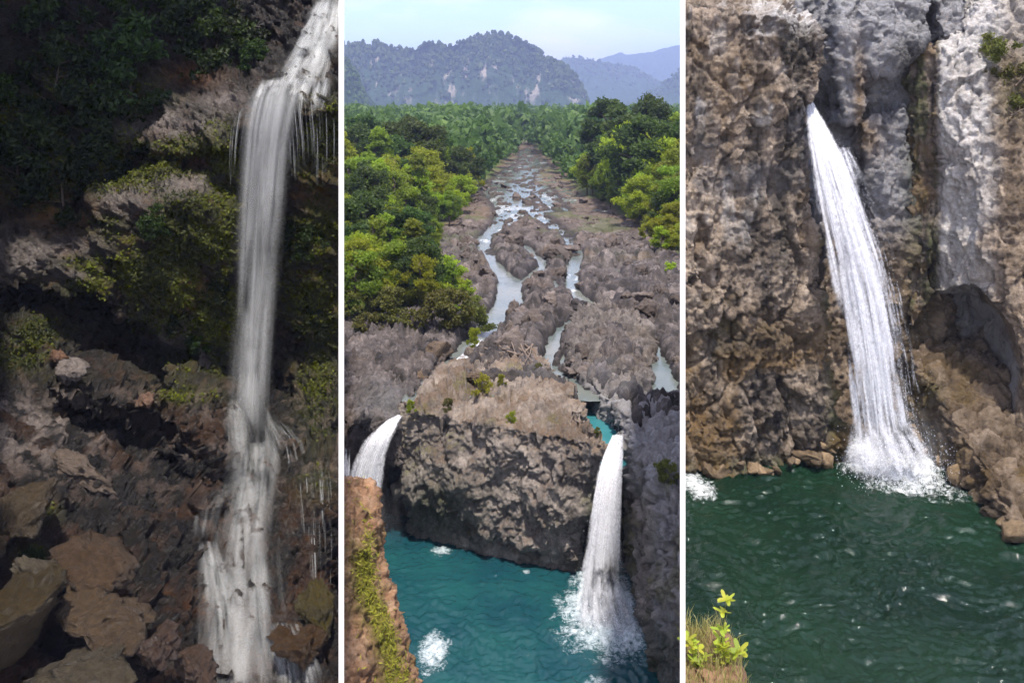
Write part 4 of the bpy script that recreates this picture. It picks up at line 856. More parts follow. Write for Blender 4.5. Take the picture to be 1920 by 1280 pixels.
# the rest of the wood, one mass
extra = [(r.uniform(-.24, .24) * Y, Y) for Y in r.uniform(400, 1150, 900)]
far_t = [(a, b, c) for a, b, c, _ in far_t] + [(X, Y, 17 * r.uniform(.6, 1.15)) for X, Y in extra]
V, F, T, off = [], [], [], 0
for X, Y, h in far_t:
    n = 90 if Y < 500 else 40; d = r.normal(size=(n, 3)); d /= np.linalg.norm(d, axis=1)[:, None]; lob = r.normal(0, .5, (6, 3)); li = r.integers(0, 6, n)
    P = (lob[li] * .55 + d * .5) * np.array((h * .36, h * .36, h * .33)) + np.array((X, Y, -20.3 + h * .6)); P = P[P[:, 2] > -20.5]
    v, f = leaf_quads(P, h * (.165 if Y < 500 else .24), r, .3, .75); V.append(v); F.append(f + off); off += len(v); T.append(np.repeat(np.clip(r.uniform(0, .5) + .4 * r.random(len(P)) + .2 * (lob[li][:len(P), 2]), 0, 1), 4))
tag(link('distant_forest', mesh_np('distant_forest', np.concatenate(V), np.concatenate(F), False, {'tone': np.concatenate(T)}), M['leaf_far']), 'dark green forest filling the valley floor up to the mountain', kind='stuff')
# olive shrubs between the left trees and the river rocks
ORD = ['first', 'second', 'third', 'fourth', 'fifth', 'sixth', 'seventh', 'eighth', 'ninth', 'tenth', 'eleventh', 'twelfth', 'thirteenth', 'fourteenth']
shr = [(690, 628, 3.2, 0), (735, 618, 3.4, 0), (775, 625, 3.0, 0), (815, 628, 3.8, 0), (850, 626, 4.2, 0), (882, 614, 3.6, 0), (835, 590, 3.6, 1), (790, 585, 4.0, 0), (745, 580, 4.2, 1), (700, 590, 4.0, 0), (655, 610, 3.4, 0), (870, 570, 2.6, 1), (820, 545, 3.0, 0), (800, 500, 2.4, 1), (1258, 515, 2.6, 1), (1240, 470, 3.4, 1), (1265, 470, 3.6, 1), (1215, 455, 3.0, 1), (660, 580, 4.4, 1), (880, 595, 2.4, 0)]
for i, (px, py, h, kd) in enumerate(shr):
    nth = ORD[sorted([q[0] for q in shr if q[3] == kd and (q[0] < 960) == (px < 960)]).index(px)]
    X, Yy = zpx(px, py, -19.9); kind = ['olive leafy', 'bright green leafy'][kd]; k2 = PS[kind][i % len(PS[kind])]
    plant('shrub', k2, (X, Yy, ground_z(X, Yy) - .15), h * .8, r.uniform(0, 6), f'{kind} shrub, {nth} from the left along the {"left" if px < 960 else "right"} edge of the river rocks', 'shrub', f'{kind} shrubs on the {"left" if px < 960 else "right"} edge of the river rocks', 1.1)
# small plants on the rock block
for px, py, yy, h, kd, lab in [(905, 752, 57.0, 1.9, 'yellow', 'rounded yellow green bush on top of the rock block'), (840, 768, 55.4, .9, 'dark', 'small dark bush at the front edge of the rock block'), (960, 795, 53.8, .9, 'bright', 'small leafy plant hanging over the front edge of the rock block'), (890, 650, 69, 1.6, 'bright', 'green tuft at the back end of the rock block beside the rapids'), (770, 770, 55.8, .8, 'bright', 'small green plant at the left front corner of the rock block'), (940, 720, 60.5, .8, 'bright', 'small green tuft behind the rounded bush on the rock block'), (1010, 700, 62.5, .9, 'dark', 'olive tuft below the driftwood on the rock block'), (1120, 815, 52.2, .6, 'dark', 'olive tuft at the right tip of the rock block'), (1250, 905, 46.3, 1.4, 'dark', 'olive plant on the rim of the right cliff of the turquoise pool')]:
    x_, y_, z_ = W(px, py, yy); plant('shrub', PS[{'bright': 'bright green leafy', 'yellow': 'yellow green'}.get(kd, 'olive leafy')][0], (x_, y_, z_ - .1), h, px, lab, 'shrub', None, .8)
# driftwood heap on the block
dw = empty('driftwood', W(965, 668, 66)); tag(dw, 'heap of grey driftwood branches at the back of the rock block', 'driftwood')
for i in range(16):
    a = r.uniform(-.9, .3); L = r.uniform(1.5, 4.2); x0, y0_ = r.uniform(-1.2, 1.2), r.uniform(-1.6, 1.0); z0 = r.uniform(.1, .7)
    pth = [np.array((x0 + math.sin(a + .5) * L * t + .08 * r.normal(), y0_ - math.cos(a + .5) * L * t * .9, z0 - .45 * t * L * .2 + .06 * r.normal())) for t in np.linspace(-.5, .5, 5)]
    v, f = tube(pth, np.linspace(.075, .03, 5) * r.uniform(.7, 1.5), 6); me = mesh_np('branch', v, f, True); link('branch', me, M['drift'], dw)
# round boulders of the middle gorge
GBM = 'boulders among the river rocks'
for i, (px, py, z_, rx, ry, lab, at) in enumerate([(822, 662, -19.9, 32, 22, 'large smooth brown boulder beside the rapids left of the rock block', .5), (815, 648, -19.9, 14, 16, 'dark boulder just behind the smooth brown boulder', 0), (780, 706, -20.6, 26, 12, 'flat tan boulder at the lower end of the rapids', .7),
                                          (1098, 575, -20.0, 22, 14, 'dark boulder overhanging the narrow white channel', 0), (1168, 538, -19.9, 10, 10, 'small round boulder on the rocks right of the channel', .1), (1176, 585, -20.0, 12, 9, 'small brown boulder at the head of the big grey rock', .4), (890, 705, -19.6, 16, 9, 'small rock on the left slope of the rock block', .5)]):
    X, Yy = zpx(px, py, z_)
    rock_thing('boulder', px, py, Yy, rx, ry, rx / FPX * Yy * .8, 90 + i, M['basalt'], lab, 'boulder', GBM, .1, 4, (('tan', at), ('blue', 0.), ('soil', at * .5), ('grass', 0.), ('moss', 0.)))
# stones scattered over the bed and along the upper river
sm = []
for i in range(6):
    c, f = boulder_mesh(300 + i, 4, rough=.16); c = c + .14 * (c / np.linalg.norm(c, axis=1)[:, None]) * crag(c + i * 7, 1.8, (1., .8, .5))[:, None]; TINT.pop('t'); me = mesh_np('river_stone', c, f, True, {k: np.full(len(c), .12 if k in ('tan', 'soil') else 0.) for k in ('tan', 'blue', 'soil', 'grass', 'moss')} | {'tint': np.full(len(c), .7 + .12 * i)}); me.materials.append(M['basalt']); sm.append(me)
cnt = 0
while cnt < 280:
    Yy = 61 * (240 / 61) ** (r.random() ** 1.5) if r.random() < .62 else r.uniform(112, 250); X = r.uniform(np.interp(Yy, *LX), np.interp(Yy, *RX)); 
    if abs(X) > .2 * Yy: continue
    s = (.25 + 1.15 * r.random() ** 2.2) * (1 if Yy < 120 else .75); zg = ground_z(X, Yy)
    if zg < RIVER_Z - .1 and (Yy < 110 or s > .8): continue
    o = bpy.data.objects.new('river_stone', sm[r.integers(6)]); COL.objects.link(o); o.location = (X, Yy, max(zg, RIVER_Z - .25) - s * .05); o.scale = (s * r.uniform(.9, 1.5), s * r.uniform(.8, 1.3), s * r.uniform(.6, .95)); o.rotation_euler = (r.normal(0, .2), r.normal(0, .2), r.uniform(0, 6))
    where = 'near the rock block' if Yy < 85 else ('in the middle of the riverbed' if Yy < 140 else 'in the shallow upper river')
    lr = 'left of the main channel' if X < -1 - .02 * Yy else ('right of the channels' if X > .08 * Yy else 'between the channels'); sz = 'small' if s < .45 else ('larger' if s < .85 else 'big angular'); tag(o, f'{sz} purple grey stone {lr} {where}', 'stone', f'{sz} stones {lr} {where}'); cnt += 1

# unseen rim trees added to keep the sun off the dark gorge
for i, (x_, y_, z_, h, ty, wf_, lab) in enumerate([(-26.0, 36, 7.0, 15, .55, 1.2, 'nearer unseen tree added to shade the gorge from the left rim'), (-29, 42, 8, 15, .55, 1.3, 'rear unseen tree added to shade the gorge from the left rim')]):
    plant('shade_tree', PT['tall dark green'][i % 2], (x_, y_, z_ - .6), h, 0, lab, 'tree', 'unseen trees added to shade the dark gorge', wf_ * 1.5, (0, ty))
# left gorge: shrubs on the upper slope, small plants, moss
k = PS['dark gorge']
for i, (px, py, yy, h, lab) in enumerate([(250, 130, 42.5, 4.2, 'bushy shrub left of the upper shrubs on the dark slope'), (390, 105, 42.0, 4.0, 'largest leafy shrub on the slope left of the upper cascade'), (310, 60, 43.5, 4.0, 'shrub high on the slope above the rock slab'), (450, 70, 43.0, 3.0, 'shrub next to the rocks of the upper cascade'), (180, 230, 40.5, 3.4, 'dark shrub on the shaded left slope'), (90, 160, 41, 4.0, 'shrub deep in shade near the upper left corner'), (120, 330, 39, 3.0, 'shrub above the rusty patch at the left'), (230, 320, 38.5, 1.6, 'small pale leaved plant above the middle ledge'), (30, 300, 38.5, 3.6, 'shaded shrub at the left edge of the dark slope'), (200, 60, 44, 3.6, 'shrub below the top rock at the left'), (60, 40, 44, 4.2, 'shrub in the darkest upper left corner'), (300, 220, 41, 2.2, 'low shrub just above the upper slab'), (470, 110, 43, 1.6, 'small fern beside the upper cascade'), (560, 440, 39.6, 1.7, 'green plant on the ledge right of the main fall'), (592, 455, 39.4, 1.5, 'green plant nearest the added white wall right of the main fall'), (130, 425, 36.8, 1.4, 'grass tuft at the end of the middle slab'), (170, 300, 38.6, 2.2, 'shrub on the bank above the middle slab'), (380, 640, 37.6, 1.2, 'leafy fern hanging left of the main fall'), (350, 600, 37.0, 1.3, 'fern on the mossy bulge'), (60, 1045, 24.6, .7, 'small green fern between the boulders'), (405, 540, 37.3, 1.6, 'fern clump on the mossy wall left of the main fall'), (300, 420, 36.3, 1.4, 'moss tuft on top of the mossy bulge'), (15, 200, 38, 2.4, 'pale green leaves at the far left edge'), (350, 20, 44.8, 3.4, 'shrub at the top edge of the slope'), (588, 610, 40.2, 1.5, 'fern on the wet wall right of the main fall')]):
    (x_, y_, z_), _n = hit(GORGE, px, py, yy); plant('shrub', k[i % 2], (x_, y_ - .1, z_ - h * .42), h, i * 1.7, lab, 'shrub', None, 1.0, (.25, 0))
w = np.clip(GM - .25, 0, 1) * (GN[:, 1] < .35); w[GC[:, 1] > 46] = 0; w /= w.sum(); ii = r.choice(len(GC), 46000, p=w); P = GC[ii] + GN[ii] * .05 + r.normal(0, .05, (len(ii), 3))
P[:, 0] = np.minimum(P[:, 0], -WR * P[:, 1] - .1)
v, f = leaf_quads(P, .13, r, .3, .6, .6, GN[ii] * .8)
tag(link('moss', mesh_np('moss', v, f, False, {'tone': np.repeat(np.clip(r.random(len(P)) * .6 + .4 * fbm(P, .8, 3), 0, 1), 4)}), M['leaf_moss']), 'thick green and brown moss covering the gorge ledges', kind='stuff')

w = np.clip(BM - .1, 0, 1) * (BN[:, 1] < .3) + .012 * (BN[:, 2] > .2); w /= w.sum(); ii = r.choice(len(BC), 5200, p=w); P = BC[ii] + BN[ii] * .06 + r.normal(0, .04, (len(ii), 3)); P[:, 0] = np.maximum(P[:, 0], -WR * P[:, 1] + .1)
v, f = leaf_quads(P, .17, r, .5, .22, .6, BN[ii] * .5 + np.array((0, 0, .4)))
tag(link('bank_grass', mesh_np('bank_grass', v, f, False, {'tone': np.repeat(r.random(len(P)), 4)}), M['leaf_bank']), 'yellow green grass along the rim of the gravel bank', kind='stuff')
# right gorge: bush on the right cliff, foreground plant and grass on the ledge
for px, py, yy, h, lab in ((1898, 215, 44.6, 2.3, 'lowest olive bush hanging on the pale cliff at the right edge'), (1905, 160, 45.0, 2.3, 'middle olive bush hanging on the pale cliff at the right edge'), (1900, 108, 45.4, 2.0, 'uppermost olive bush hanging on the pale cliff at the right edge')):
    x_, y_, z_ = W(px, py, yy); plant('shrub', PS['olive leafy'][1], (x_, y_, z_), h, 1.0 + px, lab, 'shrub', None, .9, (1.1, 0))
def lobed_leaf(s, r):
    """flat five lobed leaf with a crease, about s metres long"""
    ang = np.linspace(-2.3, 2.3, 21); rad = s * (.20 + .52 * np.abs(np.cos(ang * 2.05)) ** 2.2 * (.5 + .5 * np.cos(ang * .5))); x = np.sin(ang) * rad; yv = np.cos(ang) * rad + .12 * s
    V = [(0, 0, 0)] + [(a, b, -.12 * abs(a) - .1 * b * b / s) for a, b in zip(x, yv)]; F = [(0, i, i + 1) for i in range(1, 21)]
    return np.array(V), np.array(F)
pl = empty('leafy_plant', W(1345, 1262, 21.9)); tag(pl, 'young plant with yellow green lobed leaves on the foreground ledge', 'plant')
stems = [[(0, 0, -.3), (.05, 0, .5), (.16, .05, 1.1), (.22, .02, 1.85)], [(0, 0, -.3), (-.2, 0, .3), (-.5, -.05, .62), (-.78, 0, .85)], [(0, 0, -.3), (.1, -.1, .25), (.3, -.1, .5), (.52, -.1, .62)], [(-.1, 0, -.3), (-.35, -.1, .1), (-.5, -.1, .3), (-.62, -.15, .42)], [(0, 0, -.2), (.02, -.1, .3), (.06, -.15, .62), (.1, -.2, .8)]]
for st in stems:
    st = [np.array(q) for q in st]; v, f = tube(st, [.022, .017, .012, .007], 5); so = link('stem', mesh_np('stem', v, f), M['leaf_olive'], pl)
    so.data.attributes.new('tone', 'FLOAT', 'POINT').data.foreach_set('value', np.full(len(v), .7, np.float32))
    for q in (st[2], st[3], st[3] * .6 + st[2] * .4, st[2] * .5 + st[1] * .5):
        for _ in range(3):
            s = r.uniform(.22, .42); v, f = lobed_leaf(s, r); a, b, c2 = r.uniform(0, 6.28), r.uniform(.2, 1.0), r.uniform(-.4, .4)
            Rm = np.array([[math.cos(a), -math.sin(a), 0], [math.sin(a), math.cos(a), 0], [0, 0, 1]]) @ np.array([[1, 0, 0], [0, math.cos(b), -math.sin(b)], [0, math.sin(b), math.cos(b)]])
            link('leaf', mesh_np('leaf', v @ Rm.T + q, f, True, {'tone': np.full(len(v), r.random())}), M['leaf_yellow'], so)
V, F, off = [], [], 0; sel = np.where(LN[:, 2] > .5)[0]
for i in r.choice(sel, 900):
    b = LC[i]; L = r.uniform(.15, .55); d = r.normal(0, .35, 2); wv = np.array((math.cos(i), math.sin(i), 0)) * .012
    V += [b - wv, b + wv, b + wv * .6 + np.array((d[0] * .4 * L, d[1] * .4 * L, L * .6)), b - wv * .6 + np.array((d[0] * .4 * L, d[1] * .4 * L, L * .6)), b + np.array((d[0] * L, d[1] * L, L))]
    F += [(off, off + 1, off + 2), (off, off + 2, off + 3), (off + 3, off + 2, off + 4)]; off += 5
tag(link('grass', mesh_np('grass', V, F, False, {'tone': np.repeat(r.random(len(V) // 5), 5)}), M['grass_dry']), 'dry grass on the foreground ledge', kind='stuff')

# ------------------------------------------------------------------ falling water
def ribbon(path, layers=3, bulge=.5, nu=18, nv=None, jit=.08, seed=0, edge=1.6, dens=1.0, drape=None):
    """sheets of falling water along (px, py, y, half width px); returns co, faces, density, uv"""
    A = np.array(path, float); Wp = np.array([W(*a[:3]) for a in A]); hw = A[:, 3] / FPX * A[:, 2]
    seg = np.r_[0, np.cumsum(np.linalg.norm(np.diff(Wp, axis=0), axis=1))]; nv = nv or max(14, int(seg[-1] / .16)); tt = np.linspace(0, seg[-1], nv)
    sm_ = lambda a: np.convolve(np.pad(np.interp(tt, seg, a), 3, mode='edge'), np.ones(7) / 7, 'valid')
    cx, cyv, cz, hh = (sm_(Wp[:, 0]), sm_(Wp[:, 1]), sm_(Wp[:, 2]), sm_(hw)); u = np.linspace(-1, 1, nu); out = []
    DY = None
    if drape is not None:
        tree, lift = drape; DY = np.zeros((nv, nu))
        for a in range(nv):
            for b in range(nu):
                xx = cx[a] + u[b] * hh[a]; h_ = tree.ray_cast(Vector((0, 0, 0)), Vector((xx, cyv[a], cz[a])).normalized()); DY[a, b] = h_[0].y / cyv[a] if h_[0] is not None else 1.0
        DY = np.clip(DY, .86, 1.10); pad = np.pad(DY, ((6, 6), (1, 1)), mode='edge'); acc = 0
        for a in range(13):
            for b in range(3): acc = acc + np.minimum(pad[a:a + nv, b:b + nu], 2)
        DY = np.minimum(acc / 39, DY + .004)
    for l in range(layers):
        lf = l / max(1, layers - 1); k_ = 1 - .16 * lf
        U, Tt = np.meshgrid(u, tt, indexing='xy'); X = cx[:, None] + U * hh[:, None] * k_; Yv = cyv[:, None] - bulge * hh[:, None] * (1 - U * U) * (.3 + .7 * lf) + .06 * l; Z = np.repeat(cz[:, None], nu, 1)
        
        if DY is not None: X, Yv, Z = X * DY, (cyv[:, None] - bulge * .4 * hh[:, None] * (1 - U * U) * (.3 + .7 * lf)) * DY - lift - .06 * l, Z * DY
        q = np.stack([X.ravel(), Yv.ravel(), Z.ravel()], 1); nzv = fbm(q + 40 * l + seed, (1.6, 1.6, .5), 3); q[:, 1] += jit * 2 * nzv; q[:, 0] += jit * fbm(q + 9 + seed, (1.2, 1.2, .8), 3)
        ends = np.clip(np.minimum(Tt / (.04 * seg[-1] + .15), (seg[-1] - Tt) / (.10 * seg[-1] + .2)), 0, 1).ravel()
        dn = np.clip((1 - np.abs(U).ravel() ** edge), 0, 1) * dens * (.35 + .65 * ends)
        out.append((q, grid_faces(nv, nu), dn, np.stack([(U.ravel() * .5 + .5) * np.repeat(hh, nu) * 2 + l * 7.3 + seed, Tt.ravel() + l * 3.1], 1)))
    o, C, F_, D_, U_ = 0, [], [], [], []
    for q, f, d, uvv in out: C.append(q); F_.append(f + o); D_.append(d); U_.append(uvv); o += len(q)
    return np.concatenate(C), np.concatenate(F_), np.concatenate(D_), np.concatenate(U_)
def strands(path, n, wid=(.08, .35), seglen=(.25, 1.0), dens=(.4, 1.0), bulge=.5, edge=.9, wander=.12, seed=0, spread=1.0, drape=None, lift=.1, start=0.0, fray=0.0, nu=5):
    """a fall made of many separate threads of water, each with its own start, length, width and drift"""
    r2 = np.random.default_rng(100 + seed); A = np.array(path, float); Wp = np.array([W(*a[:3]) for a in A]); hw = A[:, 3] / FPX * A[:, 2]
    seg = np.r_[0, np.cumsum(np.linalg.norm(np.diff(Wp, axis=0), axis=1))]; L = seg[-1]; C, F_, D_, U_, off = [], [], [], [], 0
    ker = np.array((1, 3, 4, 3, 1)) / 12.
    fine = np.linspace(0, L, 60); sm = lambda a: np.convolve(np.pad(np.interp(fine, seg, a), 2, mode='edge'), ker, 'valid'); fx, fy, fz, fh = sm(Wp[:, 0]), sm(Wp[:, 1]), sm(Wp[:, 2]), sm(hw)
    for i in range(n):
        u0 = r2.normal(0, .48) * edge; u0 = u0 if abs(u0) < .92 else r2.uniform(-.8, .8); ln = L * r2.uniform(*seglen); t0 = start if r2.random() < .35 else r2.uniform(-.2 * ln, max(.01, L - ln * .7)); t0 = max(0, t0); t1 = min(L, t0 + ln)
        if t1 - t0 < .3: continue
        nv = max(6, int((t1 - t0) / .35)); tt = np.linspace(t0, t1, nv); x, y, z, h = (np.interp(tt, fine, a) for a in (fx, fy, fz, fh))
        drift = np.cumsum(r2.normal(0, wander, nv)) * .25 * np.linspace(.2, 1, nv); uu = (u0 * spread * (1 + fray * tt / L) + drift)
        w = r2.uniform(*wid) * (.35 + .65 * np.clip((tt - t0) / 1.5, 0, 1)) * np.minimum(1, .3 + h); dep = -bulge * h * np.sqrt(np.clip(1.1 - u0 * u0, 0, 1)) * r2.uniform(.2, 1.0)
        cxs = x + uu * h; cys = y + dep
        if drape is not None:
            for a in range(nv):
                hh_ = drape.ray_cast(Vector((0, 0, 0)), Vector((cxs[a], y[a], z[a])).normalized())
                if hh_[0] is not None and abs(hh_[0].y - y[a]) < 3.5: k_ = (hh_[0].y - lift) / y[a]; cxs[a] *= k_; z[a] = z[a] * k_; cys[a] = hh_[0].y - lift
            if nv > 4: cys = np.minimum(cys + .15, np.convolve(np.pad(cys, 2, mode='edge'), ker, 'valid')); cxs = np.convolve(np.pad(cxs, 2, mode='edge'), ker, 'valid')
        us_ = np.linspace(-1, 1, nu); q = np.stack([cxs[:, None] + us_ * w[:, None], np.repeat(cys[:, None], nu, 1) + .12 * w[:, None] * us_ ** 2, np.repeat(z[:, None], nu, 1)], -1).reshape(-1, 3)
        fade = np.minimum(np.clip((tt - t0) / (.25 * (t1 - t0)), 0.0 if t0 > .1 else .5, 1), np.clip((t1 - tt) / (.3 * (t1 - t0)), 0.05, 1)); dn = (r2.uniform(*dens) * fade)[:, None] * (1 - np.abs(us_) ** 1.7)[None]
        C.append(q); F_.append(grid_faces(nv, nu) + off); D_.append(dn.ravel()); U_.append(np.stack([(us_[None] * w[:, None]).ravel() + i * 3.17, np.repeat(tt, nu) + i * 1.7], 1)); off += len(q)
    return np.concatenate(C), np.concatenate(F_), np.concatenate(D_), np.concatenate(U_)
def strand_part(name, parent, m, path, n, **kw):
    c, f, d, uvv = strands(path, n, **kw); return link(name, mesh_np(name, c, f, True, {'dens': d}, uvv), m, parent)
def fall_part(name, parent, m, path, **kw):
    c, f, d, uvv = ribbon(path, **kw); return link(name, mesh_np(name, c, f, True, {'dens': d}, uvv), m, parent)
def droplets(path, n, spread, size, r, fall=0.0):
    A = np.array(path, float); t = r.random(n) ** .8 * (len(A) - 1); j = np.minimum(t.astype(int), len(A) - 2); q = A[j] + (A[j + 1] - A[j]) * (t - j)[:, None]
    Wp = np.stack([(q[:, 0] - 960) / FPX * q[:, 2], q[:, 2], (HORIZON - q[:, 1]) / FPX * q[:, 2]], 1); hw = q[:, 3] / FPX * q[:, 2]
    g = r.normal(size=(n, 3)); Wp += g * np.stack([hw * spread, hw * spread * .6, hw * .35], 1); Wp[:, 1] -= hw * .3
    s = size * r.uniform(.4, 1.3, n)[:, None]; tet = np.array([(0, 0, 1.6), (.8, 0, -.6), (-.4, .7, -.6), (-.4, -.7, -.6)])
    v = (Wp[:, None, :] + tet[None] * s[:, None]).reshape(-1, 3); b = np.arange(n)[:, None] * 4
    f = np.concatenate([b + np.array(t3) for t3 in ((0, 1, 2), (0, 2, 3), (0, 3, 1), (1, 3, 2))]); return v, f
M['silk'] = fall_mat('silky falling water', (.90, .92, .92), 3.0, .06, .28, .86, .62, 0, 1.3)
M['thread'] = fall_mat('thin water threads', (.82, .86, .88), 9.0, .3, .46, .78, .7, 0, 1.0)
M['plunge'] = fall_mat('white plunging water', (.92, .93, .97), 3.0, .5, .26, .66, 1.0, 1.5, 1.5)
M['drop'] = plain_mat('water drops', (.86, .89, .95), .4, .02, 1, 0)

wf = empty('waterfall', W(470, 1290, 29)); tag(wf, 'silky white waterfall running down the dark mossy gorge in several steps', 'waterfall')
def F1_(nm, path, m='silk', **kw):
    o = fall_part(nm, wf, M[m], path, **kw); o.matrix_parent_inverse = wf.matrix_world.inverted(); return o
bpy.context.view_layer.update()
up_p = [(622, -12, 45.8, 24), (606, 40, 44.3, 34), (586, 95, 42.4, 46), (562, 148, 40.4, 60), (545, 172, 39.0, 66)]
mn = [(532, 148, 39.2, 46), (516, 185, 37.8, 46), (505, 240, 37.5, 44), (498, 310, 37.4, 42), (490, 420, 37.2, 39), (482, 560, 37.0, 35), (474, 690, 36.6, 32), (470, 785, 36.0, 34), (472, 830, 35.6, 36)]
lowp = [(464, 740, 36.2, 30), (468, 780, 35.6, 38), (474, 810, 35.0, 46), (484, 850, 34.2, 46), (476, 905, 33.2, 48), (466, 970, 32.2, 52), (460, 1050, 31.0, 58), (456, 1130, 29.8, 64), (456, 1210, 28.6, 72), (460, 1310, 27.0, 82)]
def S1_(nm, path, n, m='silk', **kw):
    o = strand_part(nm, wf, M[m], path, n, **kw); o.matrix_parent_inverse = wf.matrix_world.inverted(); return o
S1_('upper_cascade', up_p, 120, wid=(.10, .45), seglen=(.2, .8), dens=(.2, .7), seed=1, drape=GORGE, lift=.28, wander=.10)
S1_('lip_sheet', [(562, 146, 40.0, 72), (555, 165, 39.0, 74), (550, 185, 38.4, 74), (545, 215, 37.9, 74)], 110, wid=(.05, .3), seglen=(.5, 1), dens=(.35, .9), seed=2, edge=1.5, drape=GORGE, lift=.12, wander=.05)
F1_('main_veil', mn, layers=2, bulge=.35, seed=51, jit=.03, edge=1.3, dens=.75)
F1_('lower_veil', lowp, layers=2, bulge=.3, seed=52, jit=.05, edge=1.1, dens=.55, drape=(GORGE, .25))
F1_('upper_veil', up_p, layers=1, bulge=.3, seed=53, jit=.05, edge=1.3, dens=.6, drape=(GORGE, .15))
S1_('main_drop', mn, 150, wid=(.12, .5), seglen=(.15, .7), dens=(.12, .6), seed=3, wander=.035, bulge=.5, edge=.95)
S1_('lip_veil', [(575, 160, 38.6, 62), (578, 200, 38.1, 60), (582, 260, 37.9, 56), (584, 360, 37.9, 52)], 60, 'thread', wid=(.02, .07), seglen=(.3, .9), dens=(.4, .9), seed=4, wander=.004, bulge=.05, edge=1.2)
S1_('left_threads', [(470, 185, 38.1, 22), (452, 215, 37.6, 18), (444, 270, 37.4, 14), (438, 360, 37.3, 10)], 16, 'thread', wid=(.02, .09), seglen=(.4, 1), dens=(.4, .9), seed=5, wander=.01, bulge=.1)
S1_('lower_cascade', lowp, 260, wid=(.08, .42), seglen=(.08, .4), dens=(.08, .45), seed=6, drape=GORGE, lift=.32, wander=.14, fray=.35, edge=1.05)
S1_('side_cascade', [(495, 775, 36.4, 22), (525, 810, 35.8, 38), (548, 850, 35.2, 40), (545, 900, 34.6, 44)], 50, 'thread', wid=(.03, .14), seglen=(.3, .9), dens=(.3, .8), seed=7, drape=GORGE, lift=.1, wander=.10)
S1_('left_spray', [(428, 900, 33.4, 16), (404, 930, 32.6, 28), (388, 970, 32.0, 30), (384, 1010, 31.3, 26)], 30, wid=(.1, .4), seglen=(.3, .9), dens=(.08, .35), seed=8, drape=GORGE, lift=.2, wander=.1)
S1_('left_runnel', [(388, 1010, 31.4, 24), (402, 1080, 30.0, 38), (412, 1170, 28.8, 46), (420, 1300, 26.8, 56)], 55, wid=(.06, .4), seglen=(.25, .8), dens=(.1, .55), seed=9, drape=GORGE, lift=.15, wander=.1)
S1_('right_veil', [(530, 1165, 29.0, 30), (548, 1215, 28.2, 48), (562, 1300, 27.0, 60)], 70, 'silk', wid=(.04, .22), seglen=(.3, 1), dens=(.2, .7), seed=11, drape=GORGE, lift=.3, wander=.04)
S1_('right_threads', [(590, 858, 35.8, 40), (596, 910, 35.0, 42), (600, 980, 34.0, 40), (602, 1050, 33.0, 38), (604, 1120, 32.0, 36)], 46, 'thread', wid=(.015, .06), seglen=(.2, .8), dens=(.4, .95), seed=12, drape=GORGE, lift=.1, wander=.03, edge=1.3)
S1_('mid_threads', [(545, 462, 39.0, 20), (566, 475, 38.8, 26), (572, 520, 38.7, 24), (576, 620, 38.7, 20)], 22, 'thread', wid=(.02, .1), seglen=(.3, .9), dens=(.15, .5), seed=13, drape=GORGE, lift=.12, wander=.02)

def fallthing(loc, label): 
    e = empty('waterfall', loc); tag(e, label, 'waterfall'); bpy.context.view_layer.update(); return e
def keep(o, e): o.matrix_parent_inverse = e.matrix_world.inverted(); return o
wl = fallthing(W(675, 1000, 55.5), 'bluish waterfall pouring over the left rim into the turquoise pool')
def S2_(e, nm, path, n, m='plunge', **kw): return keep(strand_part(nm, e, M[m], path, n, **kw), e)
S2_(wl, 'curtain', [(752, 776, 56.8, 8), (735, 788, 55.8, 15), (710, 822, 55.0, 24), (693, 865, 54.8, 30), (681, 920, 54.7, 34), (672, 1020, 54.6, 38)], 110, wid=(.06, .32), seglen=(.3, 1), dens=(.5, 1.1), seed=31, wander=.04, fray=.1)
S2_(wl, 'side_curtain', [(652, 838, 55.2, 8), (650, 880, 55.0, 11), (652, 960, 54.9, 13)], 26, wid=(.05, .2), seglen=(.4, 1), dens=(.4, 1), seed=32, wander=.03)
S2_(wl, 'mist', [(700, 880, 54.0, 40), (690, 950, 53.8, 60), (690, 1030, 53.6, 70)], 26, 'silk', wid=(.5, 1.3), seglen=(.5, 1), dens=(.05, .16), seed=36, wander=.1)
S2_(wl, 'rapid', [(900, 636, 71.4, 13), (882, 658, 68.8, 16), (858, 682, 66.0, 18), (830, 706, 63.2, 17), (795, 722, 61.6, 14)], 70, wid=(.06, .3), seglen=(.15, .5), dens=(.4, 1), seed=33, wander=.15, bulge=.1)
wr_ = fallthing(W(1140, 1170, 48), 'white waterfall shooting from the slot right of the rock block into the turquoise pool')
rp = [(1158, 812, 52.0, 11), (1150, 845, 50.8, 16), (1143, 880, 49.9, 20), (1137, 930, 49.4, 24), (1131, 1000, 49.0, 29), (1125, 1080, 48.7, 35), (1124, 1140, 48.5, 42), (1128, 1185, 48.2, 52)]
S2_(wr_, 'curtain', rp, 190, wid=(.06, .36), seglen=(.2, .9), dens=(.45, 1.1), seed=34, wander=.05, bulge=.7, edge=.95)
S2_(wr_, 'ragged_edge', [(a, b, c_ + .1, d * 1.2) for a, b, c_, d in rp[2:]], 150, wid=(.04, .16), seglen=(.05, .2), dens=(.2, .6), seed=44, wander=.04, bulge=.3, edge=1.25)
S2_(wr_, 'plume', [(1127, 1060, 48.3, 36), (1130, 1120, 47.9, 52), (1138, 1175, 47.3, 66)], 60, wid=(.15, .5), seglen=(.4, 1), dens=(.2, .7), seed=37, wander=.05, bulge=.7)
S2_(wr_, 'mist', [(1150, 1000, 48.2, 50), (1160, 1080, 48.0, 64), (1165, 1150, 47.6, 70)], 26, 'silk', wid=(.5, 1.2), seglen=(.5, 1), dens=(.04, .13), seed=38, wander=.1)
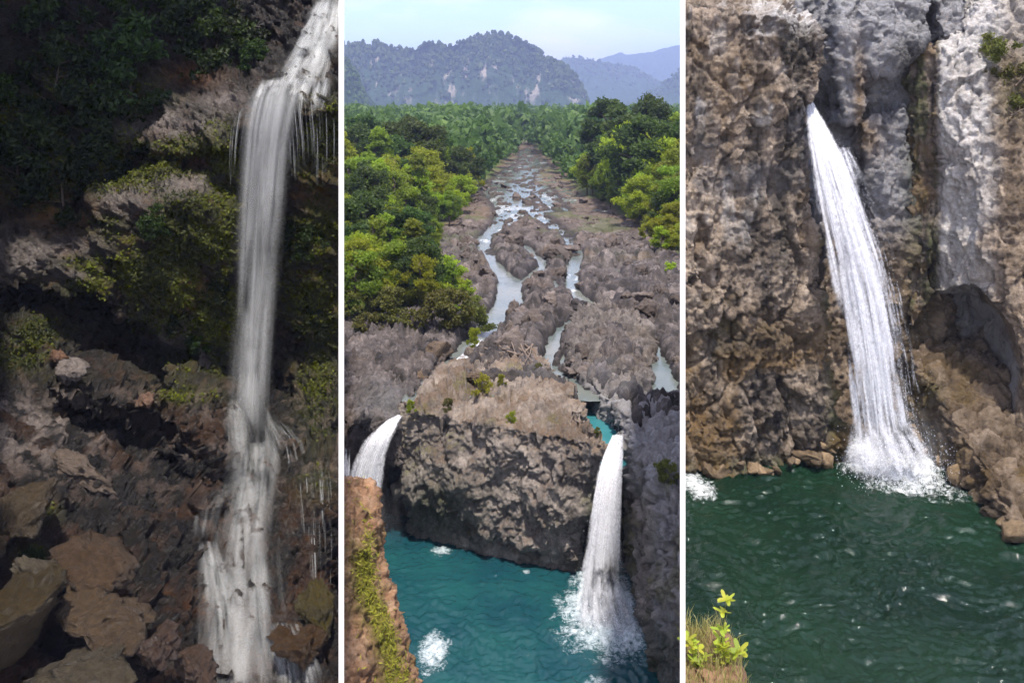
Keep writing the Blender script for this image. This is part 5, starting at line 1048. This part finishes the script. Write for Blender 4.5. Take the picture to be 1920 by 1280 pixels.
v, f = droplets(rp[3:], 4000, .40, .018, r); keep(link('spray', mesh_np('spray', v, f, False), M['drop'], wr_), wr_)['kind'] = 'stuff'
v, f = droplets([(1125, 1130, 48.0, 44), (1138, 1160, 47.6, 66), (1148, 1190, 47.0, 70)], 4000, .40, .022, r); keep(link('splash', mesh_np('splash', v, f, False), M['drop'], wr_), wr_)['kind'] = 'stuff'
wq = fallthing(W(1660, 870, 44.4), 'tall white waterfall leaping from a dark slot into the dark green pool')
p3 = [(1516, 186, 45.8, 6), (1526, 222, 44.9, 14), (1541, 272, 44.4, 26), (1557, 330, 44.1, 36), (1578, 400, 43.9, 44), (1598, 470, 43.8, 50), (1617, 560, 43.8, 54), (1633, 660, 43.8, 56), (1645, 760, 43.9, 58), (1655, 830, 44.0, 62), (1662, 880, 44.0, 72)]
S2_(wq, 'curtain', p3, 420, wid=(.05, .28), seglen=(.08, .45), dens=(.3, 1.0), seed=35, wander=.03, bulge=.6, edge=.92)
S2_(wq, 'ragged_edge', [(a + 20, b, c_ + .2, d * 1.25) for a, b, c_, d in p3[2:]], 320, wid=(.04, .16), seglen=(.04, .14), dens=(.15, .5), seed=40, wander=.03, bulge=.3, edge=1.15)
S2_(wq, 'plume', [(1645, 780, 43.7, 62), (1656, 830, 43.5, 78), (1668, 885, 43.0, 100)], 80, wid=(.2, .6), seglen=(.4, 1), dens=(.15, .6), seed=41, wander=.05, bulge=.6, edge=1.1)
S2_(wq, 'mist', [(1680, 740, 43.6, 60), (1690, 810, 43.4, 80), (1690, 885, 43.0, 100)], 26, 'silk', wid=(.5, 1.2), seglen=(.5, 1), dens=(.04, .13), seed=42, wander=.1)
v, f = droplets([(a + 10, b, c_, d) for a, b, c_, d in p3[2:]], 9000, .42, .015, r); keep(link('spray', mesh_np('spray', v, f, False), M['drop'], wq), wq)['kind'] = 'stuff'
v, f = droplets([(1650, 850, 43.9, 66), (1670, 870, 43.4, 90), (1684, 886, 42.9, 95)], 5000, .45, .02, r); keep(link('splash', mesh_np('splash', v, f, False), M['drop'], wq), wq)['kind'] = 'stuff'

# ------------------------------------------------------------------ haze
hz = NT('valley haze'); pv = hz.n('VolumePrincipled'); pv.inputs['Color'].default_value = (.49, .605, 1.0, 1); pv.inputs['Density'].default_value = .00019; pv.inputs['Anisotropy'].default_value = 0.0
hz.set(hz.out, 'Volume', pv.outputs[0])
bm = bmesh.new(); bmesh.ops.create_cube(bm, size=1.0); me = bpy.data.meshes.new('haze'); bm.to_mesh(me); bm.free()
o = link('haze', me, hz.m); o.location = (0, 5200, 285); o.scale = (14000, 11000, 640); tag(o, kind='stuff')
